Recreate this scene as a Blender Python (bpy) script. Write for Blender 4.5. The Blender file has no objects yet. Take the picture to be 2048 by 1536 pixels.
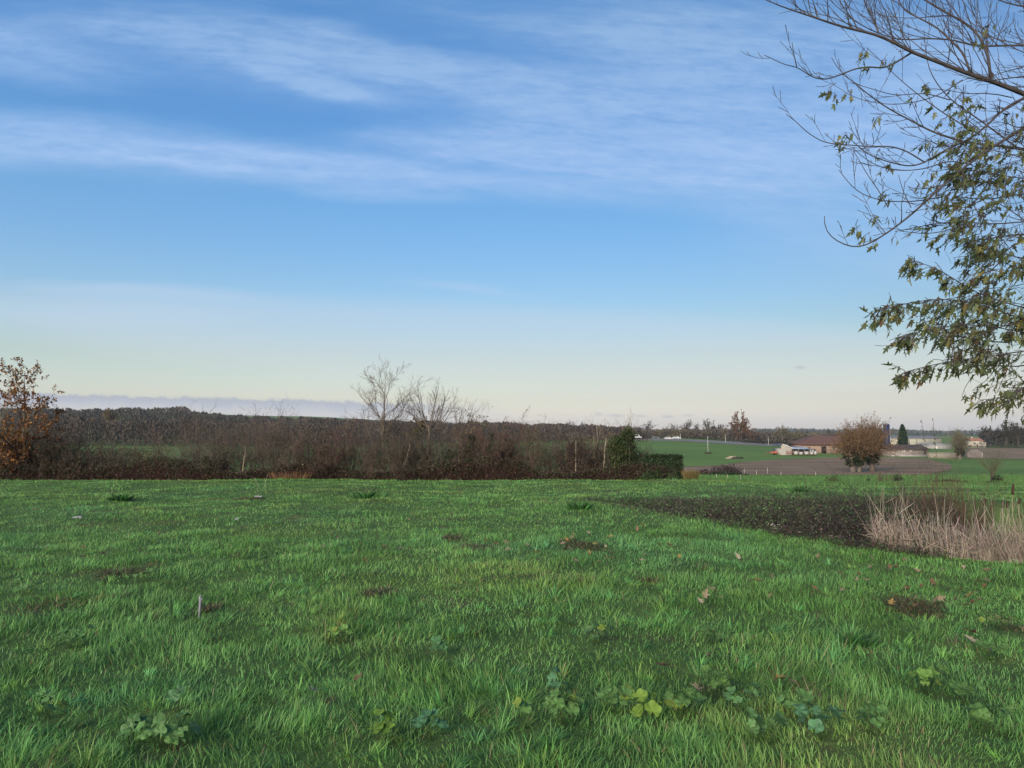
import bpy, math
import numpy as np

S = bpy.context.scene
COL = S.collection
R = math.radians

# ------------------------------------------------------------------ camera
F, U0, V0, HOR = 1545.0, 1024.0, 768.0, 868.0      # focal length in photo pixels, centre, horizon row
CAM_H = 1.6
PITCH = math.atan((HOR - V0) / F)
cam_d = bpy.data.cameras.new("camera")
cam = bpy.data.objects.new("camera", cam_d)
COL.objects.link(cam)
S.camera = cam
cam_d.sensor_width = 36
cam_d.lens = 36 * F / 2048
cam_d.clip_start = 0.1
cam_d.clip_end = 30000
cam.location = (0, 0, CAM_H)
cam.rotation_euler = (R(90) + PITCH, 0, 0)

# ------------------------------------------------------------------ light
SUN_EL, SUN_ROT = 15.0, 208.0
S.view_settings.view_transform = 'Standard'
S.view_settings.look = 'None'
S.view_settings.gamma = 1
S.view_settings.exposure = 1.4
sun_d = bpy.data.lights.new("sun", 'SUN')
sun = bpy.data.objects.new("sun", sun_d)
COL.objects.link(sun)
sun_d.energy = 2.4
sun_d.angle = R(30)
sun_d.color = (1.0, 0.87, 0.72)
sdir = (math.sin(R(SUN_ROT)) * math.cos(R(SUN_EL)), math.cos(R(SUN_ROT)) * math.cos(R(SUN_EL)), math.sin(R(SUN_EL)))
import mathutils
sun.rotation_euler = mathutils.Vector(sdir).to_track_quat('Z', 'Y').to_euler()
sun.location = (-20, -30, 20)


def lin(c):
    c = c / 255.0
    return c / 12.92 if c <= 0.04045 else ((c + 0.055) / 1.055) ** 2.4


def srgb(r, g, b):
    return (lin(r), lin(g), lin(b), 1)


class NT:
    """tiny node-graph helper"""
    def __init__(s, tree):
        s.t = tree

    def n(s, kind, **kw):
        x = s.t.nodes.new(kind)
        for k, v in kw.items():
            setattr(x, k, v)
        return x

    def l(s, a, b):
        s.t.links.new(a, b)

    def put(s, sock, v):
        if hasattr(v, 'is_linked') or isinstance(v, bpy.types.NodeSocket):
            s.l(v, sock)
        else:
            sock.default_value = v

    def m(s, op, a, b=0.0, c=0.0, clamp=False):
        x = s.n('ShaderNodeMath', operation=op, use_clamp=clamp)
        s.put(x.inputs[0], a); s.put(x.inputs[1], b); s.put(x.inputs[2], c)
        return x.outputs[0]

    def smooth(s, v, a, b, lo=0.0, hi=1.0):
        x = s.n('ShaderNodeMapRange', interpolation_type='SMOOTHSTEP')
        s.put(x.inputs[0], v)
        for k, q in zip((1, 2, 3, 4), (a, b, lo, hi)):
            x.inputs[k].default_value = q
        return x.outputs[0]

    def noise(s, vec, scale, detail=4, rough=0.55, dist=0.0):
        x = s.n('ShaderNodeTexNoise')
        s.l(vec, x.inputs['Vector'])
        x.inputs['Scale'].default_value = scale
        x.inputs['Detail'].default_value = detail
        x.inputs['Roughness'].default_value = rough
        x.inputs['Distortion'].default_value = dist
        return x.outputs['Fac']

    def mapping(s, vec, loc=(0, 0, 0), rot=(0, 0, 0), sc=(1, 1, 1)):
        x = s.n('ShaderNodeMapping')
        s.l(vec, x.inputs[0])
        x.inputs[1].default_value = loc; x.inputs[2].default_value = rot; x.inputs[3].default_value = sc
        return x.outputs[0]

    def ramp(s, v, stops, interp='LINEAR'):
        x = s.n('ShaderNodeValToRGB')
        cr = x.color_ramp
        cr.interpolation = interp
        while len(cr.elements) < len(stops):
            cr.elements.new(0.5)
        for e, (p, c) in zip(cr.elements, stops):
            e.position = p
            e.color = c if len(c) == 4 else (*c, 1)
        s.put(x.inputs[0], v)
        return x.outputs[0]

    def mix(s, f, a, b, mode='MIX'):
        x = s.n('ShaderNodeMix', data_type='RGBA', blend_type=mode)
        s.put(x.inputs[0], f); s.put(x.inputs[6], a); s.put(x.inputs[7], b)
        return x.outputs[2]


# ------------------------------------------------------------------ world: Nishita sky with thin cirrus
world = bpy.data.worlds.new("World")
S.world = world
world.use_nodes = True
W = NT(world.node_tree)
bg = world.node_tree.nodes['Background']
sky = W.n('ShaderNodeTexSky', sky_type='NISHITA', sun_disc=False)
sky.sun_elevation = R(SUN_EL)
sky.sun_rotation = R(SUN_ROT)
bg.inputs[1].default_value = 0.05
tc = W.n('ShaderNodeTexCoord')
sep = W.n('ShaderNodeSeparateXYZ')
W.l(tc.outputs['Generated'], sep.inputs[0])
yy_ = W.m('MAXIMUM', W.m('ABSOLUTE', sep.outputs[1]), 0.12)
az = W.m('DIVIDE', sep.outputs[0], yy_)
et = W.m('DIVIDE', sep.outputs[2], yy_)
el = W.m('ARCSINE', sep.outputs[2])
comb = W.n('ShaderNodeCombineXYZ')
W.l(az, comb.inputs[0]); W.l(et, comb.inputs[1])
ae = comb.outputs[0]


def pix_dir(u, v):
    xc, zc = (u - U0) / F, -(v - V0) / F
    y = math.cos(PITCH) - math.sin(PITCH) * zc
    z = math.sin(PITCH) + math.cos(PITCH) * zc
    return xc, y, z


def pix_ae(u, v):
    x, y, z = pix_dir(u, v)
    return x / y, z / y


# grade of the clear sky by elevation (multiplies the sky texture)
def rat(t, n):
    return tuple(min(lin(a) / max(lin(b), 1e-4) / 3.0, 1) for a, b in zip(t, n))


GR = [(0.0, rat((230, 218, 200), (175, 168, 135))),
      (0.044, rat((224, 223, 202), (200, 203, 172))),
      (0.096, rat((196, 220, 214), (186, 207, 200))),
      (0.173, rat((154, 202, 236), (158, 186, 200))),
      (0.24, rat((130, 188, 237), (143, 172, 192))),
      (0.30, rat((114, 175, 232), (130, 158, 184))),
      (0.43, rat((88, 150, 216), (111, 138, 165))),
      (0.55, rat((82, 142, 206), (99, 123, 151))),
      (1.0, rat((62, 112, 172), (92, 115, 140)))]
grade = W.ramp(W.m('MAXIMUM', el, 0.0), GR)
gx = W.n('ShaderNodeVectorMath', operation='SCALE')
W.l(W.mix(1.0, sky.outputs[0], grade, 'MULTIPLY'), gx.inputs[0])
W.l(W.m('MULTIPLY', W.m('MULTIPLY_ADD', W.m('MAXIMUM', W.m('MINIMUM', az, 0.7), -0.7), -0.34, 1.0), 2.3), gx.inputs['Scale'])
clear = gx.outputs[0]

# warp for wispy edges
wn = W.n('ShaderNodeTexNoise')
W.l(W.mapping(ae, sc=(1.0, 3.2, 1.0)), wn.inputs['Vector'])
wn.inputs['Scale'].default_value = 4.0
wn.inputs['Detail'].default_value = 5.0
wn.inputs['Roughness'].default_value = 0.6
wv = W.n('ShaderNodeVectorMath', operation='MULTIPLY_ADD')
W.l(wn.outputs['Color'], wv.inputs[0])
wv.inputs[1].default_value = (0.20, 0.028, 0)
wv.inputs[2].default_value = (-0.10, -0.014, 0)
wa = W.n('ShaderNodeVectorMath', operation='ADD')
W.l(ae, wa.inputs[0]); W.l(wv.outputs[0], wa.inputs[1])
aw = wa.outputs[0]


def blob(u, v, ru, rv, tilt, amp, vec=None, inner=0.25):
    a, e = pix_ae(u, v)
    m1 = W.mapping(vec or aw, loc=(-a, -e, 0))
    m2 = W.mapping(m1, rot=(0, 0, R(tilt)))
    m3 = W.mapping(m2, sc=(F / ru, F / rv, 1))
    ln = W.n('ShaderNodeVectorMath', operation='LENGTH')
    W.l(m3, ln.inputs[0])
    return W.smooth(ln.outputs['Value'], inner, 1.0, amp, 0.0)


BLOBS = [(-150, 262, 1250, 85, 5, 1.0), (700, 345, 640, 58, 6, 0.75), (1250, 290, 620, 110, 4, 0.85),
         (1800, 250, 760, 270, 0, 0.85), (1500, 70, 660, 150, 0, 0.75), (1050, 180, 420, 80, 10, 0.7), (450, 110, 720, 110, 9, 0.5), (1380, 220, 760, 190, 4, 0.5), (1250, 330, 700, 90, 4, 0.4),
         (40, 105, 330, 85, 12, 0.8), (330, 75, 420, 45, 10, 0.45), (620, 165, 260, 40, 14, 0.8),
         (760, 90, 460, 50, 12, 0.5), (1900, 480, 600, 130, 0, 0.45), (1300, 400, 500, 45, 5, 0.35),
         (1200, 50, 900, 90, 6, 0.35), (520, 60, 620, 60, 8, 0.45), (980, 300, 420, 45, 5, 0.6), (800, 150, 520, 45, 8, 0.45), (760, 392, 260, 18, 4, 0.4), (2500, 100, 900, 400, 0, 0.8), (-700, 100, 600, 200, 0, 0.7)]
cov = None
for b in BLOBS:
    x = blob(*b)
    cov = x if cov is None else W.m('ADD', cov, x)
streak = W.noise(W.mapping(W.mapping(aw, rot=(0, 0, R(6))), sc=(2.0, 13, 1)), 2.2, 6, 0.62)
fine = W.noise(W.mapping(W.mapping(ae, rot=(0, 0, R(4))), sc=(5, 22, 1)), 4.5, 5, 0.65)
fib = W.noise(W.mapping(W.mapping(aw, rot=(0, 0, R(9))), sc=(6, 60, 1)), 4.0, 6, 0.7)
st = W.m('ADD', W.m('ADD', W.m('MULTIPLY', W.smooth(streak, 0.28, 0.72), 0.6), W.m('MULTIPLY', W.smooth(fine, 0.3, 0.7), 0.42)), W.m('MULTIPLY', W.smooth(fib, 0.35, 0.65), 0.14))
cl = W.m('MULTIPLY', W.m('MINIMUM', cov, 1.15), W.m('ADD', W.m('MULTIPLY', st, 0.66), 0.32))
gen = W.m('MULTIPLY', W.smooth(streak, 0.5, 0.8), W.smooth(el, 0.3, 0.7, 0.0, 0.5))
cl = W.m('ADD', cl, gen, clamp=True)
# low pale veil, with a sloping upper edge
veil = W.m('ADD', blob(1150, 700, 1500, 105, 3, 0.52, W.mapping(ae), 0.55), blob(300, 580, 420, 24, 3, 0.5, None, 0.1))
veil = W.m('ADD', veil, blob(930, 580, 190, 15, 7, 0.4, None, 0.0))
veil = W.m('ADD', veil, blob(100, 610, 500, 60, 3, 0.3, None, 0.2), clamp=True)
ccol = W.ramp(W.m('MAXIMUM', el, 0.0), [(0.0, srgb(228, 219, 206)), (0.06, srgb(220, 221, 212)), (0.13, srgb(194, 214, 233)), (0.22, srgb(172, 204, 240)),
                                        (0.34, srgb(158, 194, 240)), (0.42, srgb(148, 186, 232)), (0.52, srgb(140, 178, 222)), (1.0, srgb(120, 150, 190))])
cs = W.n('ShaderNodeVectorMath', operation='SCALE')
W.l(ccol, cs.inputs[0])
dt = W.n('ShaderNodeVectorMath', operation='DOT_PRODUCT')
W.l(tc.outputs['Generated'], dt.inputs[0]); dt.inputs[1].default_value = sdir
W.l(W.smooth(dt.outputs['Value'], 0.1, 1.0, 7.6, 26.0), cs.inputs['Scale'])      # thin cloud on the sun's side, out of view, brightened to light the ground
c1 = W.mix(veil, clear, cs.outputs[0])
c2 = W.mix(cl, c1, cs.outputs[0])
# distant cloud bank low on the left, bumpy top
bn = W.noise(W.mapping(ae, sc=(1, 0.8, 1)), 60, 8, 0.7)
bn2 = W.noise(W.mapping(ae, sc=(1, 0.3, 1)), 9, 2, 0.5)
a0, e0 = pix_ae(130, 789)
a1, e1 = pix_ae(760, 806)
slope = (e1 - e0) / (a1 - a0)
top = W.m('ADD', W.m('MULTIPLY_ADD', W.m('SUBTRACT', az, a0), slope, e0 - 0.005), W.m('ADD', W.m('MULTIPLY', W.smooth(bn, 0.3, 0.7), 0.006), W.m('MULTIPLY', bn2, 0.007)))
dlt = W.m('SUBTRACT', top, et)
bank = W.m('MULTIPLY', W.smooth(dlt, -0.0012, 0.0034), W.smooth(az, -0.22, 0.03, 1.0, 0.0))
bcol = W.ramp(W.m('MULTIPLY', dlt, 40.0), [(0.0, srgb(166, 172, 186)), (0.2, srgb(163, 172, 192)), (0.4, srgb(176, 184, 200)), (0.75, srgb(204, 202, 202)), (1.0, srgb(210, 206, 202))])
bs = W.n('ShaderNodeVectorMath', operation='SCALE')
W.l(bcol, bs.inputs[0]); bs.inputs['Scale'].default_value = 7.6
c3 = W.mix(W.m('MULTIPLY', bank, 0.8), c2, bs.outputs[0])
# small flat grey clouds near the horizon on the right
ff = None
for (u, v, ru, rv) in ((1197, 828, 12, 6), (1232, 831, 26, 5), (1282, 832, 22, 4), (1335, 833, 20, 5), (1378, 831, 16, 3), (1600, 735, 18, 5), (1740, 827, 14, 3)):
    x = blob(u, v, ru, rv, 2, 0.5, W.mapping(ae), 0.1)
    ff = x if ff is None else W.m('ADD', ff, x)
c4 = W.mix(W.m('MULTIPLY', ff, 1.0, clamp=True), c3, (lin(160) * 7.6, lin(164) * 7.6, lin(174) * 7.6, 1))
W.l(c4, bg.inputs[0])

# ------------------------------------------------------------------ helpers
rng = np.random.default_rng(7)
NTAB = np.random.default_rng(3).random((16, 128, 128))


def vnoise(x, y, scale, k=0):
    """value noise 0..1, feature size = scale metres"""
    x = np.asarray(x, float) / scale + 57.3 * (k + 1); y = np.asarray(y, float) / scale + 31.7 * (k + 2)
    xi = np.floor(x).astype(int); yi = np.floor(y).astype(int)
    fx = x - xi; fy = y - yi
    fx = fx * fx * (3 - 2 * fx); fy = fy * fy * (3 - 2 * fy)
    t = NTAB[k % 16]
    a = t[xi % 128, yi % 128]; b = t[(xi + 1) % 128, yi % 128]
    c = t[xi % 128, (yi + 1) % 128]; d = t[(xi + 1) % 128, (yi + 1) % 128]
    return (a * (1 - fx) + b * fx) * (1 - fy) + (c * (1 - fx) + d * fx) * fy


def fbm(x, y, scale, k=0, o=3):
    s = 0; w = 0; a = 1.0
    for i in range(o):
        s = s + a * vnoise(x, y, scale / 2 ** i, k + i); w += a; a *= 0.5
    return s / w


def sstep(v, a, b):
    t = np.clip((v - a) / (b - a), 0, 1)
    return t * t * (3 - 2 * t)


def norm(v):
    return v / np.maximum(np.linalg.norm(v, axis=-1, keepdims=True), 1e-9)


def mesh_obj(name, verts, faces, mat, parent=None, col=None, mats=None, midx=None, smooth=False, colname='Col'):
    """faces: list of (n,k) int arrays; col: per-vertex rgb"""
    me = bpy.data.meshes.new(name)
    verts = np.asarray(verts, np.float32)
    me.vertices.add(len(verts))
    me.vertices.foreach_set('co', verts.ravel())
    fs = [np.asarray(f, np.int32) for f in faces if len(f)]
    loops = np.concatenate([f.ravel() for f in fs])
    starts = []
    o = 0
    for f in fs:
        k = f.shape[1]
        starts.append(o + np.arange(len(f)) * k)
        o += f.size
    starts = np.concatenate(starts).astype(np.int32)
    me.loops.add(len(loops)); me.loops.foreach_set('vertex_index', loops)
    me.polygons.add(len(starts)); me.polygons.foreach_set('loop_start', starts)
    if midx is not None:
        me.polygons.foreach_set('material_index', np.asarray(midx, np.int32))
    me.update(calc_edges=True)
    if smooth:
        me.polygons.foreach_set('use_smooth', np.ones(len(starts), bool))
    if col is not None:
        at = me.color_attributes.new(name=colname, type='FLOAT_COLOR', domain='POINT')
        c = np.ones((len(verts), 4), np.float32); c[:, :3] = col
        at.data.foreach_set('color', c.ravel())
    for mm in (mats or [mat]):
        me.materials.append(mm)
    ob = bpy.data.objects.new(name, me)
    COL.objects.link(ob)
    if parent is not None:
        ob.parent = parent
    return ob


def tag(o, label=None, cat=None, group=None, kind=None):
    if label: o['label'] = label
    if cat: o['category'] = cat
    if group: o['group'] = group
    if kind: o['kind'] = kind
    return o


def empty(name, loc=(0, 0, 0), rz=0.0):
    o = bpy.data.objects.new(name, None)
    o.empty_display_size = 0.2
    COL.objects.link(o)
    o.location = loc; o.rotation_euler = (0, 0, rz)
    return o


class Geo:
    """collects arrays of verts/faces(+colours) into one mesh"""
    def __init__(s):
        s.v = []; s.f = {}; s.c = []; s.n = 0

    def add(s, v, faces, c=(0.5, 0.5, 0.5)):
        v = np.asarray(v, float).reshape(-1, 3)
        for f in faces:
            f = np.asarray(f, int)
            if len(f): s.f.setdefault(f.shape[1], []).append(f + s.n)
        c = np.asarray(c, float)
        s.c.append(np.broadcast_to(c, v.shape) if c.ndim == 1 else c)
        s.v.append(v); s.n += len(v)

    def box(s, x0, x1, y0, y1, z0, z1, c=(0.5, 0.5, 0.5)):
        v = [(x, y, z) for z in (z0, z1) for y in (y0, y1) for x in (x0, x1)]
        s.add(v, [[(0, 2, 3, 1), (4, 5, 7, 6), (0, 1, 5, 4), (2, 6, 7, 3), (0, 4, 6, 2), (1, 3, 7, 5)]], c)

    def poly(s, pts, c=(0.5, 0.5, 0.5)):
        s.add(pts, [[tuple(range(len(pts)))]], c)

    def slab(s, pts, t, c=(0.5, 0.5, 0.5)):
        """a flat polygon given thickness t along its normal"""
        p = np.asarray(pts, float); n = len(p)
        nn = np.cross(p[1] - p[0], p[2] - p[0]); nn = nn / np.linalg.norm(nn)
        q = p + nn * t
        s.add(np.vstack([p, q]), [[tuple(range(n))[::-1]], [tuple(range(n, 2 * n))]], c)
        s.add(np.vstack([p, q]), [[(i, (i + 1) % n, n + (i + 1) % n, n + i) for i in range(n)]], c)

    def tube(s, pts, rad, k=6, c=(0.5, 0.5, 0.5), cap=True):
        p = np.asarray(pts, float); n = len(p)
        rad = np.broadcast_to(np.asarray(rad, float), (n,))
        d = np.gradient(p, axis=0); d = norm(d)
        ref = np.array([0.0, 0, 1]) if abs(d[:, 2]).mean() < 0.8 else np.array([0.0, 1, 0])
        a = norm(np.cross(d, ref)); b = np.cross(d, a)
        an = np.arange(k) * 2 * math.pi / k
        v = p[:, None] + rad[:, None, None] * (a[:, None] * np.cos(an)[None, :, None] + b[:, None] * np.sin(an)[None, :, None])
        i = np.arange(n - 1)[:, None]; j = np.arange(k)[None]
        q = np.stack([i * k + j, i * k + (j + 1) % k, (i + 1) * k + (j + 1) % k, (i + 1) * k + j], -1).reshape(-1, 4)
        fs = [q]
        if cap:
            fs.append([tuple(range(k))[::-1]]); fs.append([tuple((n - 1) * k + np.arange(k))])
        s.add(v.reshape(-1, 3), fs, c)

    def frusta(s, p0, p1, r0, r1, k=3, c=(0.5, 0.5, 0.5)):
        if len(p0) == 0: return
        d = norm(p1 - p0)
        ref = np.where(np.abs(d[:, 2:3]) < 0.9, [[0.0, 0, 1]], [[1.0, 0, 0]])
        a = norm(np.cross(d, ref)); b = np.cross(d, a)
        an = np.arange(k) * 2 * math.pi / k
        rr = a[:, None] * np.cos(an)[None, :, None] + b[:, None] * np.sin(an)[None, :, None]
        v = np.concatenate([p0[:, None] + rr * np.asarray(r0)[:, None, None], p1[:, None] + rr * np.asarray(r1)[:, None, None]], 1)
        n = len(p0)
        base = (np.arange(n) * 2 * k)[:, None, None]
        j = np.arange(k)
        q = np.stack([j, (j + 1) % k, k + (j + 1) % k, k + j], -1)[None] + base
        c = np.asarray(c, float)
        if c.ndim == 2: c = np.repeat(c, 2 * k, 0)
        s.add(v.reshape(-1, 3), [q.reshape(-1, 4)], c)

    def cards(s, P, D, size, asp=0.6, c=(0.1, 0.1, 0.05), rg=None, fold=0.25):
        """small leaf-shaped (6-vertex folded) faces at P pointing along D"""
        n = len(P)
        if n == 0: return
        rg = rg or rng
        size = np.broadcast_to(np.asarray(size, float), (n,))[:, None]
        D = norm(D)
        sd = norm(np.cross(D, norm(rg.normal(size=(n, 3)))))
        up = np.cross(sd, D)
        w = size * asp * 0.5
        v = np.stack([P, P + D * size * 0.35 + sd * w + up * w * fold * 2, P + D * size * 0.75 + sd * w * 0.75 + up * w * fold, P + D * size,
                      P + D * size * 0.75 - sd * w * 0.75 + up * w * fold, P + D * size * 0.35 - sd * w + up * w * fold * 2], 1)
        b = (np.arange(n) * 6)[:, None, None]
        q = np.array([[0, 1, 2, 3], [0, 3, 4, 5]])[None] + b
        c = np.asarray(c, float)
        if c.ndim == 2: c = np.repeat(c, 6, 0)
        s.add(v.reshape(-1, 3), [q.reshape(-1, 4)], c)

    def tris(s, P, size, c=(0.1, 0.1, 0.05), rg=None):
        n = len(P); rg = rg or rng
        size = np.broadcast_to(np.asarray(size, float), (n,))[:, None, None]
        v = P[:, None] + rg.normal(size=(n, 3, 3)) * size * 0.6
        c = np.asarray(c, float)
        if c.ndim == 2: c = np.repeat(c, 3, 0)
        s.add(v.reshape(-1, 3), [np.arange(3 * n).reshape(-1, 3)], c)

    def build(s, name, mat, parent=None, smooth=False):
        v = np.concatenate(s.v); c = np.concatenate(s.c)
        return mesh_obj(name, v, [np.concatenate(f) for f in s.f.values()], mat, parent, col=c, smooth=smooth)


def vary(c, n, amt=0.25, hue=0.08, rg=None):
    rg = rg or rng
    c = np.asarray(c, float)
    return np.clip(c[None] * (1 + rg.normal(0, amt, (n, 1))) * (1 + rg.normal(0, hue, (n, 3))), 0.003, 0.95)


# ------------------------------------------------------------------ materials
def mat_attr(name, rough=0.7, trans=0.0, noise_amt=0.3, noise_scale=3.0, spec=0.3, bump=0.0, bscale=40.0):
    m = bpy.data.materials.new(name); m.use_nodes = True
    T = NT(m.node_tree); p = m.node_tree.nodes['Principled BSDF']; out = m.node_tree.nodes['Material Output']
    a = T.n('ShaderNodeAttribute', attribute_name='Col')
    g = T.n('ShaderNodeTexCoord')
    nz = T.noise(g.outputs['Object'], noise_scale, 5, 0.6)
    k = T.smooth(nz, 0.25, 0.75, 1 - noise_amt, 1 + noise_amt)
    sc = T.n('ShaderNodeVectorMath', operation='SCALE')
    T.l(a.outputs['Color'], sc.inputs[0]); T.l(k, sc.inputs['Scale'])
    T.l(sc.outputs[0], p.inputs['Base Color'])
    p.inputs['Roughness'].default_value = rough
    p.inputs['Specular IOR Level'].default_value = spec
    if bump:
        b = T.n('ShaderNodeBump'); b.inputs['Strength'].default_value = bump
        T.l(T.noise(g.outputs['Object'], bscale, 6, 0.65), b.inputs['Height'])
        T.l(b.outputs[0], p.inputs['Normal'])
    if trans:
        tr = T.n('ShaderNodeBsdfTranslucent'); mx = T.n('ShaderNodeMixShader')
        T.l(sc.outputs[0], tr.inputs[0]); mx.inputs[0].default_value = trans
        T.l(p.outputs[0], mx.inputs[1]); T.l(tr.outputs[0], mx.inputs[2]); T.l(mx.outputs[0], out.inputs[0])
    return m


M_GRASS = mat_attr('grass_blades', 0.55, 0.3, 0.18, 1.3, 0.35)
M_LEAF = mat_attr('leaf', 0.6, 0.4, 0.2, 6, 0.3)
M_BARK = mat_attr('bark', 0.85, 0, 0.35, 9, 0.2, 0.4, 60)
M_TWIG = mat_attr('twig', 0.8, 0, 0.25, 5, 0.2)
M_DRY = mat_attr('dry_stem', 0.75, 0.15, 0.3, 8, 0.2)
M_WALL = mat_attr('plaster_and_boards', 0.85, 0, 0.14, 1.2, 0.2, 0.2, 5)
M_ROOF = mat_attr('roof_tiles', 0.8, 0, 0.25, 2.0, 0.2, 0.3, 8)
M_METAL = mat_attr('painted_metal', 0.45, 0, 0.1, 2.0, 0.5)
M_GLASS = mat_attr('dark_glass', 0.15, 0, 0.1, 2.0, 0.6)
M_WOOD = mat_attr('weathered_wood', 0.85, 0, 0.3, 30, 0.2, 0.5, 120)
M_FAR = mat_attr('far_foliage', 0.9, 0, 0.3, 0.05, 0.1)


def ground_mat(name, stops, scale=0.35, extra=None, bump=0.3):
    m = bpy.data.materials.new(name); m.use_nodes = True
    T = NT(m.node_tree); p = m.node_tree.nodes['Principled BSDF']
    g = T.n('ShaderNodeTexCoord').outputs['Object']
    n1 = T.noise(g, scale, 6, 0.6, 0.3); n2 = T.noise(g, scale * 14, 5, 0.7)
    f = T.m('ADD', T.m('MULTIPLY', n1, 0.6), T.m('MULTIPLY', n2, 0.4))
    c = T.ramp(T.smooth(f, 0.33, 0.67), stops)
    if extra:
        c = extra(T, g, c)
    T.l(c, p.inputs['Base Color'])
    p.inputs['Roughness'].default_value = 0.95
    p.inputs['Specular IOR Level'].default_value = 0.1
    b = T.n('ShaderNodeBump'); b.inputs['Strength'].default_value = bump; b.inputs['Distance'].default_value = 0.05
    T.l(T.noise(g, 18, 6, 0.7), b.inputs['Height']); T.l(b.outputs[0], p.inputs['Normal'])
    return m


# ------------------------------------------------------------------ terrain
TD = np.array([20, 21.5, 23, 25, 27, 40, 60, 100, 150, 190, 235, 300, 400, 600, 1000, 2500, 5000, 9000.0])
TA = np.array([-0.8, -0.5, -0.3, -0.05, 0.12, 0.2, 0.35, 0.5, 0.66, 0.85])
TV = np.array([
    [991.6, 983.0, 975.5, 966.9, 959.6, 957, 948, 928, 912, 905, 899, 893, 885, 858, 832, 828, 840, 868],
    [991.6, 983.0, 975.5, 966.9, 959.6, 957, 948, 928, 912, 905, 899, 893, 885, 860, 830, 822, 838, 868],
    [991.6, 983.0, 975.5, 966.9, 959.6, 957, 950, 930, 914, 906, 900, 894, 887, 868, 838, 832, 838, 867],
    [991.6, 983.0, 975.5, 966.9, 959.6, 957.5, 952, 934, 916, 908, 902, 896, 889, 876, 856, 848, 850, 867],
    [991.6, 983.0, 975.5, 966.9, 959.6, 958, 954, 942, 925, 912, 902, 893, 882, 877, 864, 862, 858, 867],
    [991.6, 983.0, 975.5, 966.9, 959.6, 958, 956, 949, 937, 923, 907, 893, 877, 874, 870, 865, 859, 867],
    [991.6, 984.0, 978.5, 974.0, 971.0, 965.5, 960, 950.5, 932, 919, 907, 899, 889, 880, 872, 868, 861, 867],
    [991.6, 984.0, 979.0, 975.0, 972.5, 966, 960, 949.5, 930, 918, 908, 900, 892, 882, 873, 869, 863, 867],
    [991.6, 984.0, 979.0, 975.0, 972.5, 966, 960, 949, 934, 925, 918, 912, 897, 886, 874, 869, 863, 867],
    [991.6, 984.0, 979.0, 975.0, 972.5, 966, 960, 949, 934, 926, 920, 912, 898, 886, 874, 869, 863, 867]])

POND = np.array([(1.5, 18.8), (2.6, 16.4), (3.6, 14.3), (4.45, 12.1), (5.05, 10.8), (6.0, 9.75), (8, 8.6), (12, 8.0), (19, 9), (20, 16.5),
                 (12, 18.2), (8, 18.4), (5, 18.9), (3, 19.5)])


def poly_sd(x, y, P=POND):
    """signed distance, positive inside"""
    x = np.asarray(x, float); y = np.asarray(y, float)
    d = np.full(x.shape, 1e9); ins = np.zeros(x.shape, bool)
    for (ax, ay), (bx, by) in zip(P, np.roll(P, -1, 0)):
        ex, ey = bx - ax, by - ay
        t = np.clip(((x - ax) * ex + (y - ay) * ey) / (ex * ex + ey * ey), 0, 1)
        d = np.minimum(d, np.hypot(x - ax - t * ex, y - ay - t * ey))
        cr = ((ay > y) != (by > y)) & (x < (bx - ax) * (y - ay) / (by - ay + 1e-12) + ax)
        ins ^= cr
    return np.where(ins, d, -d)


def tab_v(a, y):
    ly = np.log(np.clip(y, 20, 9000)); L = np.log(TD)
    ai = np.clip(np.interp(a, TA, np.arange(len(TA))), 0, len(TA) - 1.0001)
    i = ai.astype(int); f = ai - i; f = f * f * (3 - 2 * f)
    yi = np.clip(np.interp(ly, L, np.arange(len(TD))), 0, len(TD) - 1.0001)
    j = yi.astype(int); g = yi - j
    return (TV[i, j] * (1 - g) + TV[i, j + 1] * g) * (1 - f) + (TV[i + 1, j] * (1 - g) + TV[i + 1, j + 1] * g) * f


def H(x, y):
    x = np.asarray(x, float); y = np.asarray(y, float)
    x, y = np.broadcast_arrays(x, y)
    near = (fbm(x, y, 3.2, 1, 3) - 0.5) * 0.16 + (fbm(x, y, 0.55, 5, 2) - 0.5) * 0.035
    near = near * sstep(60 - y, 0, 35)
    far = CAM_H - (tab_v(x / np.maximum(y, 1.0), y) - HOR) / F * np.maximum(y, 1.0)
    z = np.where(y < 20, 0.0, far) + near
    near_pond = (y < 26) & (y > 5) & (x > -1) & (x < 24)
    if near_pond.any():
        sd = np.where(near_pond, poly_sd(np.where(near_pond, x, -50), np.where(near_pond, y, -50)), -10)
        z = z - sstep(sd, 0.0, 1.7) * 0.95 * sstep(x, 1.5, 4.0)
    return z


def dirv(u, v):
    xc = (np.asarray(u, float) - U0) / F; zc = -(np.asarray(v, float) - V0) / F
    return xc, math.cos(PITCH) - math.sin(PITCH) * zc, math.sin(PITCH) + math.cos(PITCH) * zc


def at(u, v, Y):
    """world point seen at photo pixel (u, v) at depth Y"""
    x, y, z = dirv(u, v)
    t = Y / y
    return np.array([x * t, Y + 0 * t, CAM_H + z * t])


def foot(u, Y):
    """ground point below pixel column u at depth Y"""
    x = (u - U0) / F * Y / 1.0
    x = x * (1 / (math.cos(PITCH) + math.sin(PITCH) * 0.06))
    return np.array([x, Y, float(H(x, Y))])


def on_ground(u, v, ymax=8000):
    """where the ray through pixel (u, v) meets the ground"""
    x, y, z = dirv(u, v)
    Y = np.exp(np.linspace(math.log(2.0), math.log(ymax), 1500))
    X = x / y * Y; Z = CAM_H + z / y * Y
    h = H(X, Y)
    k = np.nonzero(Z <= h)[0]
    k = k[0] if len(k) else len(Y) - 1
    return np.array([X[k], Y[k], h[k]])


def mpp(Y):
    return Y / F


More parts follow.
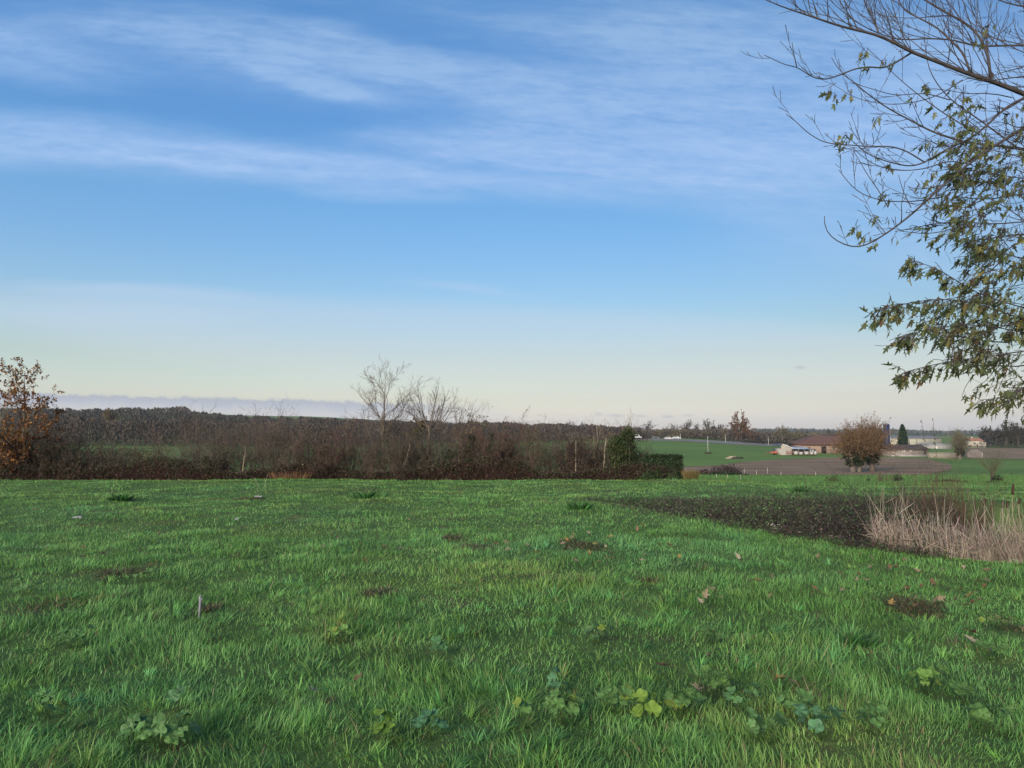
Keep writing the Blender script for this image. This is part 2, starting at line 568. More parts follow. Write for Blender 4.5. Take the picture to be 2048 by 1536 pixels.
def grid_obj(name, X, Y, mat, dz=0.0, Z=None):
    n, m = X.shape
    Z = H(X, Y) + dz if Z is None else Z
    i = np.arange(n - 1)[:, None]; j = np.arange(m - 1)[None]
    q = np.stack([i * m + j, i * m + j + 1, (i + 1) * m + j + 1, (i + 1) * m + j], -1).reshape(-1, 4)
    return mesh_obj(name, np.stack([X, Y, Z], -1).reshape(-1, 3), [q], mat, smooth=True)


def meadow_extra(T, g, c):
    n = T.noise(g, 0.9, 4, 0.6)
    return T.mix(T.smooth(n, 0.55, 0.75), c, (0.10, 0.075, 0.04, 1))


M_MEADOW = ground_mat('meadow_soil_and_thatch', [(0, (0.05, 0.08, 0.024)), (0.5, (0.075, 0.125, 0.034)), (1, (0.11, 0.15, 0.045))], 0.8, meadow_extra)
M_FARGREEN = ground_mat('far_pasture', [(0, (0.035, 0.10, 0.03)), (0.5, (0.045, 0.13, 0.035)), (1, (0.07, 0.15, 0.045))], 0.06)


def stubble_extra(T, g, c):
    w = T.n('ShaderNodeTexWave', wave_type='BANDS', bands_direction='Y')
    T.l(T.mapping(g, rot=(0, 0, R(4))), w.inputs['Vector'])
    w.inputs['Scale'].default_value = 0.016; w.inputs['Distortion'].default_value = 11; w.inputs['Detail'].default_value = 4
    w.inputs['Detail Scale'].default_value = 0.4
    c = T.mix(T.m('MULTIPLY', T.smooth(w.outputs['Fac'], 0.6, 1.0), 0.3), c, (0.36, 0.27, 0.17, 1))
    n = T.noise(g, 0.05, 4, 0.6)
    return T.mix(T.smooth(n, 0.5, 0.72, 0, 0.5), c, (0.10, 0.13, 0.06, 1))


M_PLOUGH = ground_mat('ploughed_soil', [(0, (0.17, 0.11, 0.066)), (0.5, (0.23, 0.155, 0.095)), (1, (0.31, 0.215, 0.135))], 0.12, stubble_extra)
M_TRACK = ground_mat('gravel_track', [(0, (0.17, 0.155, 0.14)), (1, (0.28, 0.25, 0.22))], 0.2)

xs = np.concatenate([np.arange(-46, -20, 0.5), np.arange(-20, 22, 0.12), np.arange(22, 46.1, 0.5)])
ys = np.concatenate([np.arange(-12, 1, 0.5), np.arange(1, 30, 0.12), np.arange(30, 42.1, 0.4)])
X, Y = np.meshgrid(xs, ys)
tag(grid_obj('meadow', X, Y, M_MEADOW), 'rough green meadow in the foreground', kind='structure')
yy = np.concatenate([[41.0], 42 * np.exp(np.linspace(0, math.log(9000 / 42), 420))])
aa = np.linspace(-1.1, 1.1, 420)
A, Yf = np.meshgrid(aa, yy)
Zf = H(A * Yf, Yf); Zf[0] -= 0.15
M_PLAIN = ground_mat('plain', [(0, (0.095, 0.16, 0.04)), (0.5, (0.125, 0.205, 0.048)), (1, (0.155, 0.235, 0.06))], 0.03)
tag(grid_obj('fields', A * Yf, Yf, M_PLAIN, Z=Zf), 'green pasture and rising hills beyond the meadow', kind='structure')


def strip(name, lower, upper, mat, dz, label, nu=160, nv=24):
    """a ground sheet lying between two outlines given as photo pixels (u, v)"""
    lo = np.array(lower, float); up = np.array(upper, float)
    us = np.linspace(max(lo[0, 0], up[0, 0]), min(lo[-1, 0], up[-1, 0]), nu)
    P0 = np.array([on_ground(u, np.interp(u, lo[:, 0], lo[:, 1]))[:2] for u in us])
    P1 = np.array([on_ground(u, np.interp(u, up[:, 0], up[:, 1]))[:2] for u in us])
    t = np.linspace(0, 1, nv)[:, None, None]
    P = np.exp(np.log(P0[None, :, 1:2]) * (1 - t) + np.log(P1[None, :, 1:2]) * t)[..., 0]
    X = ((us - U0) / F / (math.cos(PITCH) + math.sin(PITCH) * 0.06))[None] * P
    return tag(grid_obj(name, X, P, mat, dz), label, kind='structure')


strip('ploughed_field', [(1366, 944), (1420, 947), (1480, 950), (1750, 951), (1850, 950), (1900, 940)],
      [(1366, 934), (1440, 931), (1480, 925), (1560, 919), (1650, 916), (1780, 915), (1850, 918), (1900, 930)], M_PLOUGH, 0.06,
      'brown ploughed field beyond the meadow')
strip('ploughed_field', [(1935, 917.5), (2000, 918), (2120, 921), (2250, 922)], [(1935, 896), (2000, 896), (2120, 899), (2250, 900)], M_PLOUGH, 0.08,
      'brown ploughed field on the rise')
strip('farm_track', [(1230, 880.5), (1360, 882.5), (1480, 890), (1560, 893), (1650, 896)], [(1230, 877.5), (1360, 878.5), (1480, 884), (1560, 887), (1650, 890)], M_TRACK, 0.12,
      'pale track along the top of the green field')

# pond water
m = bpy.data.materials.new('pond_water'); m.use_nodes = True
T = NT(m.node_tree); p = m.node_tree.nodes['Principled BSDF']
p.inputs['Base Color'].default_value = (0.012, 0.014, 0.01, 1); p.inputs['Roughness'].default_value = 0.08
b = T.n('ShaderNodeBump'); b.inputs['Strength'].default_value = 0.1
T.l(T.noise(T.n('ShaderNodeTexCoord').outputs['Object'], 9, 3), b.inputs['Height']); T.l(b.outputs[0], p.inputs['Normal'])
cen = POND.mean(0)
wp = cen + (POND - cen) * 0.97
tag(mesh_obj('pond_water', np.c_[wp, np.full(len(wp), -0.72)], [np.arange(len(wp))[None]], m), 'dark water at the bottom of the reedy pond', kind='structure')

# ------------------------------------------------------------------ grass
BARE = [(960, 1097, 0.55), (1172, 1095, 0.45), (1140, 1083, 0.35), (60, 1222, 0.45), (238, 1148, 0.4), (415, 1222, 0.16), 
        (760, 1190, 0.25), (660, 1410, 0.12), (1850, 1225, 0.3), (1300, 1165, 0.3), (1800, 1205, 0.4), (500, 1000, 0.5), (900, 1075, 0.35), (2030, 1262, 0.25)]
BARE = [(*on_ground(u, v)[:2], r) for u, v, r in BARE]


def bare_mask(x, y):
    m = np.zeros_like(x)
    wob = (fbm(x, y, 0.45, 9, 3) - 0.5) * 2.4
    for bx, by, r in BARE:
        d = np.hypot(x - bx, (y - by) * 0.75) / (r * 0.62)
        m = np.maximum(m, 1 - sstep(d + wob, 0.35, 1.25))
    return m


def blades(G, x, y, ln, wd, az, lean, curl, col, lev):
    n = len(x)
    z = H(x, y) - 0.01
    ln = ln * (1 - 0.55 * weed_mask(x, y)) if len(x) and y.min() < 9 else ln
    s = np.linspace(0, 1, lev)[None, :, None]
    hd = np.stack([np.cos(az), np.sin(az), 0 * az], -1)[:, None]
    lat = np.stack([-np.sin(az), np.cos(az), 0 * az], -1)[:, None]
    ang = lean[:, None, None] + curl[:, None, None] * s
    step = ln[:, None, None] / (lev - 1)
    hx = np.concatenate([np.zeros((n, 1, 1)), np.cumsum(np.sin(ang[:, 1:] * np.ones_like(s[:, 1:])) * step, 1)], 1)
    hz = np.concatenate([np.zeros((n, 1, 1)), np.cumsum(np.cos(ang[:, 1:] * np.ones_like(s[:, 1:])) * step, 1)], 1)
    ctr = np.stack([x, y, z], -1)[:, None] + hd * hx + np.array([0, 0, 1.0]) * hz
    tw = rng.uniform(-0.9, 0.9, (n, 1, 1))
    lat = lat * np.cos(tw) + hd * np.sin(tw)
    w = wd[:, None, None] * 0.5 * np.array([0.75, 1.0, 0.85, 0.55])[:lev - 1][None, :, None] if lev > 2 else wd[:, None, None] * 0.5 * np.ones((1, 1, 1))
    L = ctr[:, :-1] - lat * w; Rr = ctr[:, :-1] + lat * w
    k = lev - 1
    v = np.concatenate([np.stack([L, Rr], 2).reshape(n, 2 * k, 3), ctr[:, -1:]], 1)
    nv = 2 * k + 1
    b = (np.arange(n) * nv)[:, None, None]
    i = np.arange(k - 1)
    fs = []
    if k > 1:
        q = np.stack([2 * i, 2 * i + 1, 2 * i + 3, 2 * i + 2], -1)[None] + b
        fs.append(q.reshape(-1, 4))
    t = np.array([[2 * k - 2, 2 * k - 1, 2 * k]])[None] + b
    fs.append(t.reshape(-1, 3))
    G.add(v.reshape(-1, 3), fs, np.repeat(col, nv, 0))


def grass_colour(x, y, n):
    warm = fbm(x, y, 1.6, 2, 3); blue = fbm(x, y, 2.3, 8, 3); small = vnoise(x, y, 0.22, 12)
    c = np.array([[0.118, 0.250, 0.062]]) * np.ones((n, 1))
    k = sstep(warm, 0.5, 0.85)[:, None]
    c = c * (1 - k) + np.array([[0.162, 0.268, 0.060]]) * k
    k = sstep(blue, 0.52, 0.85)[:, None]
    c = c * (1 - k) + np.array([[0.100, 0.238, 0.074]]) * k
    c = c * (1.03 + 0.44 * small[:, None])
    c = c * (1 + rng.normal(0, 0.11, (n, 1))) * (1 + rng.normal(0, 0.05, (n, 3)))
    dry = rng.random(n) < 0.03 + 0.10 * sstep(warm, 0.55, 0.8) + 0.25 * bare_mask(x, y)
    c[dry] = np.array([0.24, 0.19, 0.09]) * rng.uniform(0.5, 1.3, (dry.sum(), 1))
    return np.clip(c, 0.006, 0.6)


def samp(n, y0, y1, amax):
    """points with uniform areal density in a wedge ahead of the camera"""
    y = np.sqrt(rng.uniform(y0 * y0, y1 * y1, n)); return rng.uniform(-amax, amax, n) * y, y


def lawn(G, y0, y1, dens, lev, wmul, amax=0.82, lmul=1.0):
    n = int(amax * (y1 * y1 - y0 * y0) * dens)
    x, y = samp(n, y0, y1, amax)
    bare = bare_mask(x, y); tall = fbm(x, y, 0.5, 4, 2)
    keep = (poly_sd(x, y) < 0.25 + 0.5 * (vnoise(x, y, 0.5, 7) - 0.5)) & (rng.random(n) > bare * 0.62) & (y < 27.9 + 0 * x)
    x, y, bare, tall = x[keep], y[keep], bare[keep], tall[keep]; n = len(x)
    h = 0.04 + 0.065 * sstep(tall, 0.35, 0.75) + 0.02 * rng.random(n)
    h = h * (1 - 0.4 * bare) * lmul * rng.uniform(0.6, 1.2, n)
    la = fbm(x, y, 0.9, 6, 2) * 12.0
    blades(G, x, y, h, rng.uniform(0.0022, 0.0048, n) * wmul, la + rng.normal(0, 1.1, n), np.abs(rng.normal(0.4, 0.42, n)), rng.uniform(0.2, 2.3, n) * rng.choice([1, 1, 0.3], n), grass_colour(x, y, n), lev)


def tufts(G, y0, y1, dens, nb, lev, wmul, amax=0.82, hmul=1.0):
    n = int(amax * (y1 * y1 - y0 * y0) * dens)
    cx, cy = samp(n, y0, y1, amax)
    pr = sstep(fbm(cx, cy, 1.1, 10, 3), 0.38, 0.68)
    keep = (poly_sd(cx, cy) < -0.05) & (rng.random(n) < 0.25 + 0.75 * pr) & (bare_mask(cx, cy) < 0.5) & (cy < 27.6)
    cx, cy, pr = cx[keep], cy[keep], pr[keep]; n = len(cx)
    lenb = (rng.uniform(0.07, 0.13, n) + 0.07 * pr * rng.random(n)) * hmul
    laz = rng.uniform(0, 2 * math.pi, n); lamt = rng.uniform(0, 1.0, n)
    tc_ = grass_colour(cx, cy, n) * rng.uniform(0.6, 1.35, (n, 1)) * np.array([[1.0, 1.0, 1.0]]) ** 1
    tint_ = rng.random((n, 1)); tc_ = tc_ * (1 + (tint_ - 0.5) * np.array([[0.5, 0.1, -0.3]]))
    i = np.repeat(np.arange(n), nb); m = len(i)
    rad = np.abs(rng.normal(0, 0.028, m)) * (1 + lenb[i] * 5); th = rng.uniform(0, 2 * math.pi, m)
    x = cx[i] + rad * np.cos(th); y = cy[i] + rad * np.sin(th)
    vx = np.cos(th) * rad / 0.05 * 0.4 + np.cos(laz[i]) * lamt[i]; vy = np.sin(th) * rad / 0.05 * 0.4 + np.sin(laz[i]) * lamt[i]
    a = np.arctan2(vy, vx) + rng.normal(0, 0.35, m)
    col = tc_[i] * (1 + rng.normal(0, 0.14, (m, 1))) * (1 + rng.normal(0, 0.04, (m, 3)))
    dry = rng.random(m) < 0.025
    col[dry] = np.array([0.30, 0.24, 0.12]) * rng.uniform(0.6, 1.2, (dry.sum(), 1))
    blades(G, x, y, lenb[i] * rng.uniform(0.55, 1.2, m), rng.uniform(0.0026, 0.0052, m) * wmul, a, np.clip(np.hypot(vx, vy) * 0.75, 0, 1.2), rng.uniform(0.3, 2.1, m), np.clip(col, 0.006, 0.6), lev)


WPOS = [(335, 1500, .2), (265, 1490, .12), (355, 1425, .1), (1140, 1450, .2), (1110, 1395, .13), (1240, 1430, .17), (1300, 1450, .13), (1365, 1440, .17), (1490, 1430, .15), (1530, 1490, .14), (1650, 1485, .17), (1740, 1475, .12),
        (1850, 1390, .16), (1940, 1425, .14), (1990, 1325, .16), (690, 1290, .16), (1190, 1290, .16), (1420, 1290, .2), (880, 1320, .12), (45, 1190, .2), (150, 1300, .16), (285, 1165, .18), (870, 1480, .12), (765, 1490, .08), (2000, 1262, .22),
        (1440, 1400, .15), (1590, 1440, .13), (1060, 1460, .1), (1980, 1470, .14), (100, 1440, .12)]
WPOS = [(*on_ground(u, v)[:2], r) for u, v, r in WPOS]


def weed_mask(x, y):
    m = np.zeros_like(x)
    for bx, by, rr in WPOS:
        m = np.maximum(m, 1 - sstep(np.hypot(x - bx, y - by + rr * 0.4) / rr, 0.6, 1.3))
    return m


G = Geo()
lawn(G, 2.2, 5.2, 5600, 4, 1.0, amax=1.06)
lawn(G, 5.2, 8.5, 3500, 3, 1.15, amax=1.06)
lawn(G, 8.5, 13, 2300, 3, 1.25)
lawn(G, 13, 20, 950, 3, 1.8, lmul=0.9)
lawn(G, 20, 29, 480, 3, 2.5, lmul=0.8)
tufts(G, 2.2, 5.2, 46, 40, 5, 1.0, amax=1.06)
tufts(G, 5.2, 8.5, 30, 34, 4, 1.15, amax=1.06)
tufts(G, 8.5, 13, 16, 28, 3, 1.3, hmul=0.75)
tufts(G, 13, 20, 6, 26, 3, 1.7, hmul=0.6)
tufts(G, 20, 29, 2.5, 22, 3, 2.4, hmul=0.55)
n = 26000
bi = rng.integers(0, len(BARE), n); ba = np.array(BARE)
x = ba[bi, 0] + rng.normal(0, 0.7, n) * ba[bi, 2]; y = ba[bi, 1] + rng.normal(0, 0.8, n) * ba[bi, 2]
kk = (rng.random(n) < bare_mask(x, y)) & (poly_sd(x, y) < -0.1); x, y = x[kk], y[kk]; n = len(x)
cc = np.array([(0.20, 0.15, 0.08), (0.11, 0.075, 0.045), (0.06, 0.045, 0.03), (0.10, 0.17, 0.05)])[rng.integers(0, 4, n)] * rng.uniform(0.6, 1.3, (n, 1))
blades(G, x, y, rng.uniform(0.03, 0.12, n), rng.uniform(0.004, 0.009, n) * (0.6 + y / 12), rng.uniform(0, 6.28, n), rng.uniform(0.8, 1.45, n), rng.uniform(-0.2, 0.4, n), cc, 3)
g_ob = G.build('grass', M_GRASS)
tag(g_ob, 'uneven green grass covering the meadow', 'grass', kind='stuff')
print('grass verts', G.n)
del G
# grass of the slope beyond the crest on the right, sparser and coarser
G = Geo()
n = 90000
y = 27.5 * np.exp(rng.random(n) * math.log(95 / 27.5)); a = rng.uniform(0.2, 0.85, n); x = a * y
blades(G, x, y, rng.uniform(0.06, 0.16, n) * (1 + y / 120), 0.006 * y / 14 * rng.uniform(0.7, 1.3, n), rng.uniform(0, 6.28, n), np.abs(rng.normal(0.2, 0.2, n)), rng.uniform(0.1, 1, n), grass_colour(x, y, n) * 0.6, 3)
tag(G.build('grass', M_GRASS), 'grass on the slope beyond the pond', 'grass', kind='stuff')


# ------------------------------------------------------------------ plants
def grow(rg, P, D, L, Rd, levels):
    """branching skeleton; each level is dict(seg, wob, up, tap, kids, ang, kl, kr, t0). Returns a list of (p0,p1,r0,r1) per level, tips"""
    P = np.atleast_2d(np.asarray(P, float)); D = norm(np.atleast_2d(np.asarray(D, float)))
    L = np.atleast_1d(np.asarray(L, float)); Rd = np.atleast_1d(np.asarray(Rd, float))
    out = []; tips = None
    for lv in levels:
        sg = lv.get('seg', 4); B = len(P)
        pts = [P]; ds = []; d = D; q = P
        for s in range(sg):
            d = norm(d + rg.normal(0, lv.get('wob', 0.15), (B, 3)) + np.array([0, 0, lv.get('up', 0.05)]))
            q = q + d * (L / sg)[:, None]
            pts.append(q); ds.append(d)
        pts = np.stack(pts, 1); ds = np.stack(ds, 1)
        tp = lv.get('tap', 0.3)
        rr = Rd[:, None] * (1 - (1 - tp) * np.linspace(0, 1, sg + 1)[None])
        out.append((pts[:, :-1].reshape(-1, 3), pts[:, 1:].reshape(-1, 3), rr[:, :-1].ravel(), rr[:, 1:].ravel()))
        tips = (pts, ds, L)
        k = lv.get('kids', 0)
        if not k: break
        t0 = lv.get('t0', 0.25)
        kk = max(1, int(k))
        t = (t0 + (1 - t0) * (np.arange(kk)[None] + rg.random((B, kk))) / kk) * 0.999
        si = t * sg; ii = si.astype(int); f = (si - ii)[..., None]
        bi = np.arange(B)[:, None]
        cp = pts[bi, ii] * (1 - f) + pts[bi, ii + 1] * f
        cd = ds[bi, ii]
        pr = norm(np.cross(cd, rg.normal(size=cd.shape)))
        an = rg.normal(lv.get('ang', 0.8), 0.18, t.shape)[..., None]
        nd = cd * np.cos(an) + pr * np.sin(an)
        nl = L[:, None] * lv.get('kl', 0.5) * (1.15 - 0.6 * t) * rg.uniform(0.65, 1.25, t.shape)
        nr = Rd[:, None] * (1 - (1 - tp) * t) * lv.get('kr', 0.55)
        P = cp.reshape(-1, 3); D = norm(nd.reshape(-1, 3)); L = nl.ravel(); Rd = nr.ravel()
    return out, tips


def nodes_of(tips, rg, per=4, t0=0.15):
    pts, ds, L = tips
    B, s1, _ = pts.shape; sg = s1 - 1
    t = rg.uniform(t0, 0.999, (B, per)) * sg; i = t.astype(int); f = (t - i)[..., None]; bi = np.arange(B)[:, None]
    return (pts[bi, i] * (1 - f) + pts[bi, i + 1] * f).reshape(-1, 3), ds[bi, i].reshape(-1, 3)


def plant(name, label, cat, loc, rg, P, D, L, Rd, levels, bark, twig, leaf=None, trunk_levels=1, group=None, rmin=0.0, k0=6, twig_part='twigs'):
    """thing > trunk/stems, twigs, foliage. leaf = dict(per, size, asp, cols, t0, droop, keep)"""
    root = empty(name, loc)
    tag(root, label, cat, group)
    segs, tips = grow(rg, P, D, L, Rd, levels)
    s = segs[0]; ns = len(L) if hasattr(L, '__len__') else len(np.atleast_2d(P)); per_ = len(s[0]) // ns
    for i in range(ns):
        j = slice(i * per_, (i + 1) * per_); g = Geo()
        ctr = np.vstack([s[0][j], s[1][j][-1:]]); rr = np.maximum(np.r_[s[2][j], s[3][j][-1:]], rmin)
        g.tube(ctr, rr, k0, vary(bark, 1, 0.12, 0.03, rg)[0])
        g.build('trunk' if cat == 'tree' else 'stem', M_BARK, root, smooth=True)
    if len(segs) > trunk_levels:
        g = Geo()
        for s in segs[trunk_levels:]:
            g.frusta(s[0], s[1], np.maximum(s[2], rmin), np.maximum(s[3], rmin * 0.8), 3, vary(twig, len(s[0]), 0.2, 0.05, rg))
        g.build('branches', M_TWIG, root)
    if leaf:
        P_, D_ = nodes_of(tips, rg, leaf['per'], leaf.get('t0', 0.15))
        kp = rg.random(len(P_)) < leaf.get('keep', 1.0)
        if 'zdense' in leaf: kp &= rg.random(len(P_)) < np.clip(1.25 - P_[:, 2] / leaf['zdense'], 0.16, 1)
        if 'zmax' in leaf: kp &= P_[:, 2] < leaf['zmax'] + rg.normal(0, 0.25, len(P_))
        P_, D_ = P_[kp], D_[kp]; n = len(P_)
        if n:
            dd = norm(D_ * 0.4 + rg.normal(0, 0.8, (n, 3)) + np.array([0, 0, -leaf.get('droop', 0.3)]))
            cols = np.array(leaf['cols']); c = cols[rg.integers(0, len(cols), n)] * rg.uniform(0.6, 1.35, (n, 1))
            g = Geo(); g.cards(P_ + rg.normal(0, 0.01, (n, 3)), dd, leaf['size'] * rg.uniform(0.6, 1.25, n), leaf.get('asp', 0.6), c, rg)
            g.build('foliage', M_LEAF, root)
    return root


GREYB = (0.10, 0.08, 0.062); DARKB = (0.055, 0.042, 0.034); REDB = (0.085, 0.045, 0.035); PALEB = (0.26, 0.21, 0.14); TANB = (0.17, 0.12, 0.08)
DROP = 28.6      # depth of the hedge line


def shrub(u, Y, h, label, seed, stems=8, bark=DARKB, twig=(0.105, 0.078, 0.06), spread=0.55, leaf=None, name='bare_shrub', cat='shrub', dens=1.0, group=None, wid=0.35, sub=7):
    rg = np.random.default_rng(seed)
    f = foot(u, Y)
    th = rg.uniform(0, 2 * math.pi, stems); lean = np.abs(rg.normal(0, spread, stems)).clip(0, 1.1)
    P = np.stack([np.cos(th) * rg.uniform(0, wid, stems), np.sin(th) * rg.uniform(0, wid, stems), np.full(stems, -0.05)], -1)
    D = np.stack([np.cos(th) * np.sin(lean), np.sin(th) * np.sin(lean), np.cos(lean)], -1)
    L = h * rg.uniform(0.55, 0.95, stems)
    lv = [dict(seg=6, wob=0.13, up=0.06, tap=0.3, kids=sub * dens, ang=0.65, kl=0.5, kr=0.5, t0=0.15),
          dict(seg=4, wob=0.16, up=0.06, tap=0.4, kids=5 * dens, ang=0.75, kl=0.5, kr=0.6, t0=0.15),
          dict(seg=3, wob=0.2, up=0.05, tap=0.5, kids=3, ang=0.7, kl=0.55, kr=0.7, t0=0.2),
          dict(seg=2, wob=0.2, up=0.05, tap=0.5)]
    return plant(name, label, cat, f, rg, P, D, L, rg.uniform(0.012, 0.026, stems), lv, bark, twig, leaf, 1, group, rmin=0.0022, k0=5)


BROWNL = [(0.14, 0.075, 0.04), (0.10, 0.05, 0.03), (0.2, 0.12, 0.06)]
GREENL = [(0.04, 0.06, 0.02), (0.06, 0.075, 0.025), (0.09, 0.09, 0.03)]
MAROON = [(0.06, 0.028, 0.022), (0.08, 0.035, 0.025), (0.045, 0.03, 0.02)]

SH = [
    (22, 28.8, 1.9, 'bushy russet-leaved growth low in front of the young oak', dict(stems=12, dens=1.2, leaf=dict(per=3, size=0.08, cols=[(0.14, 0.065, 0.025), (0.09, 0.045, 0.022), (0.2, 0.1, 0.035)], keep=0.8))),
    (95, 28.8, 1.5, 'dark brown leafy bush at the right foot of the young oak', dict(stems=12, dens=1.2, leaf=dict(per=3, size=0.06, cols=[(0.07, 0.045, 0.03), (0.05, 0.04, 0.025)], keep=0.7))),
    (165, 28.9, 1.3, 'rounded dark brown bush low in the hedge left of the yellowish one', dict(stems=10, leaf=dict(per=3, size=0.055, cols=[(0.075, 0.045, 0.035), (0.06, 0.055, 0.03)], keep=0.6))),
    (425, 28.9, 1.4, 'dark olive leafy bush below the cloud-crossing shoots', dict(stems=12, leaf=dict(per=3, size=0.05, cols=[(0.045, 0.05, 0.024), (0.06, 0.05, 0.03)], keep=0.6))),
    (665, 28.9, 1.3, 'dark maroon-leaved bush low in the hedge left of the tallest tree', dict(stems=12, leaf=dict(per=3, size=0.05, cols=MAROON, keep=0.7))),
    (800, 28.9, 1.5, 'olive-leaved low bush right under the tallest bare tree', dict(stems=12, leaf=dict(per=2, size=0.05, cols=[(0.05, 0.055, 0.026), (0.07, 0.05, 0.03)], keep=0.6))),
    (1000, 28.9, 1.5, 'dark brown bush low in the hedge between the ivy clump and gate post', dict(stems=12, leaf=dict(per=3, size=0.05, cols=MAROON, keep=0.7))),
      # u, depth, height, label, kwargs
    (-60, 29.5, 2.6, 'leafless brown shrub cut by the left edge of the photo', {}),
    (75, 30.2, 2.6, 'dark dense bare shrub just right of the russet oak', dict(stems=14, dens=1.3)),
    (140, 31.0, 2.5, 'dark purple-grey bare shrub second to the right of the russet oak', dict(stems=12, dens=1.2)),
    (195, 29.6, 1.5, 'low twiggy shrub with rusty dead fronds near the left hedge end', dict(leaf=dict(per=2, size=0.05, cols=BROWNL, keep=0.5))),
    (250, 30.5, 2.0, 'grey-brown bare bush in front of the dip with the far green field', {}),
    (300, 29.2, 1.1, 'low bush with scattered yellowish leaves below the hedge gap', dict(leaf=dict(per=2, size=0.05, cols=[(0.25, 0.2, 0.07), (0.12, 0.11, 0.04)], keep=0.4))),
    (352, 30.2, 2.1, 'bare shrub at the right rim of the hedge gap', {}),
    (398, 30.4, 3.15, 'thin upright bare shrub with shoots poking above the skyline, leftmost such', dict(spread=0.35, dens=0.8)),
    (437, 30.0, 2.9, 'thin upright bare shrub with fine shoots crossing the cloud bank', dict(spread=0.4, dens=0.8)),
    (480, 29.4, 2.3, 'tangled bare shrub beside a thin pale stem', dict(leaf=dict(per=1, size=0.04, cols=GREENL, keep=0.3))),
    (520, 30.6, 3.1, 'bare shrub with forked crown standing over the low hedge', dict(spread=0.4, dens=0.8)),
    (545, 29.6, 2.6, 'bare shrub with a few hanging leaves at its tips', dict(leaf=dict(per=1, size=0.045, cols=MAROON, keep=0.2, t0=0.6))),
    (590, 29.4, 2.1, 'bushy brown shrub above tawny dry grass', {}),
    (618, 30.8, 2.9, 'slender pale shrub with loose crown against the cloud bank', dict(stems=5, spread=0.4, dens=0.8, twig=(0.13, 0.10, 0.08))),
    (655, 29.6, 2.2, 'reddish brown shrub left of the tallest bare tree', dict(twig=(0.10, 0.05, 0.045), dens=1.2)),
    (700, 30.0, 2.6, 'reddish twiggy shrub touching the tallest bare tree', dict(twig=(0.10, 0.05, 0.045), stems=10)),
    (735, 29.3, 1.9, 'dark shrub at the foot of the tallest bare tree, on its left', dict(stems=10)),
    (815, 29.4, 2.1, 'dark thorny shrub between the two bare trees', dict(stems=11, dens=1.2)),
    (850, 30.2, 2.0, 'brown shrub under the smaller fan-shaped bare tree', dict(stems=9)),
    (905, 29.6, 2.35, 'leaning bare shrub just right of the fan-shaped tree', dict(stems=9)),
    (945, 30.3, 2.9, 'shrub with a few pale leaves clinging to its top', dict(leaf=dict(per=2, size=0.06, cols=[(0.18, 0.16, 0.07), (0.1, 0.1, 0.05)], keep=0.35, t0=0.4))),
    (985, 29.6, 2.6, 'reddish feathery shrub with dense fine twigs', dict(stems=12, twig=(0.12, 0.065, 0.05), dens=1.2)),
    (1025, 30.0, 2.55, 'rounded reddish brown shrub left of the wooden gate post', dict(stems=12, twig=(0.11, 0.06, 0.05), dens=1.2, leaf=dict(per=1, size=0.04, cols=GREENL, keep=0.25))),
    (1062, 29.3, 2.1, 'olive-tinged bare shrub standing over the wooden gate post', dict(twig=(0.10, 0.085, 0.05), stems=9)),
    (1112, 29.8, 2.2, 'bare hawthorn-like shrub with dark stems right of the gate post', dict(stems=9, dens=1.2)),
    (1145, 30.4, 2.35, 'brown shrub behind the dark rounded thorn bush', dict(twig=(0.09, 0.06, 0.05))),
    (1205, 30.2, 2.7, 'pale yellowish-stemmed shrub with fine upright twigs', dict(bark=PALEB, twig=(0.19, 0.15, 0.095), spread=0.4, stems=9)),
    (1243, 30.4, 2.55, 'pale shrub whose twigs rise behind the evergreen bush', dict(twig=(0.16, 0.13, 0.09), spread=0.35)),
]
for i, (u, Yd, h, lab, kw) in enumerate(SH):
    shrub(u, Yd, h, lab, 100 + i, **kw)

# one tall wispy shoot
rg = np.random.default_rng(61)
plant('sapling', 'single tall wispy sapling tip rising above the evergreen bush', 'sapling', foot(1252, 30.0), rg, (0, 0, 0), (0.0, 0, 1), 2.75, 0.016,
      [dict(seg=8, wob=0.05, up=0.1, tap=0.3, kids=16, ang=0.8, kl=0.18, kr=0.4, t0=0.5), dict(seg=3, wob=0.1)], PALEB, (0.2, 0.16, 0.1),
      dict(per=2, size=0.04, cols=[(0.15, 0.14, 0.07)], keep=0.5), rmin=0.003)

# pale slim stems leaning out of the hedge
for u, h, dx, lab in ((485, 1.25, 0.08, 'thin pale bare stem standing in the hedge below the forked shrub'), (1207, 1.6, -0.02, 'straight pale trunk of a young tree before the yellowish shrub'),
                      (1222, 1.05, 0.35, 'short pale stem leaning right beside the straight pale trunk'), (1152, 1.5, -0.3, 'pale crooked stem leaning left before the dark thorn bush'),
                      (798, 1.4, 0.3, 'pale bent stem arching beside the tallest bare tree')):
    rg = np.random.default_rng(int(u))
    plant('young_tree', lab, 'tree', foot(u, 29.0), rg, (0, 0, 0), (dx, 0, 1), h, 0.02, [dict(seg=6, wob=0.1, up=0.06, tap=0.5, kids=4, ang=0.5, kl=0.4, kr=0.5, t0=0.5), dict(seg=4, wob=0.12)],
          (0.24, 0.20, 0.14), (0.17, 0.14, 0.10), rmin=0.004)

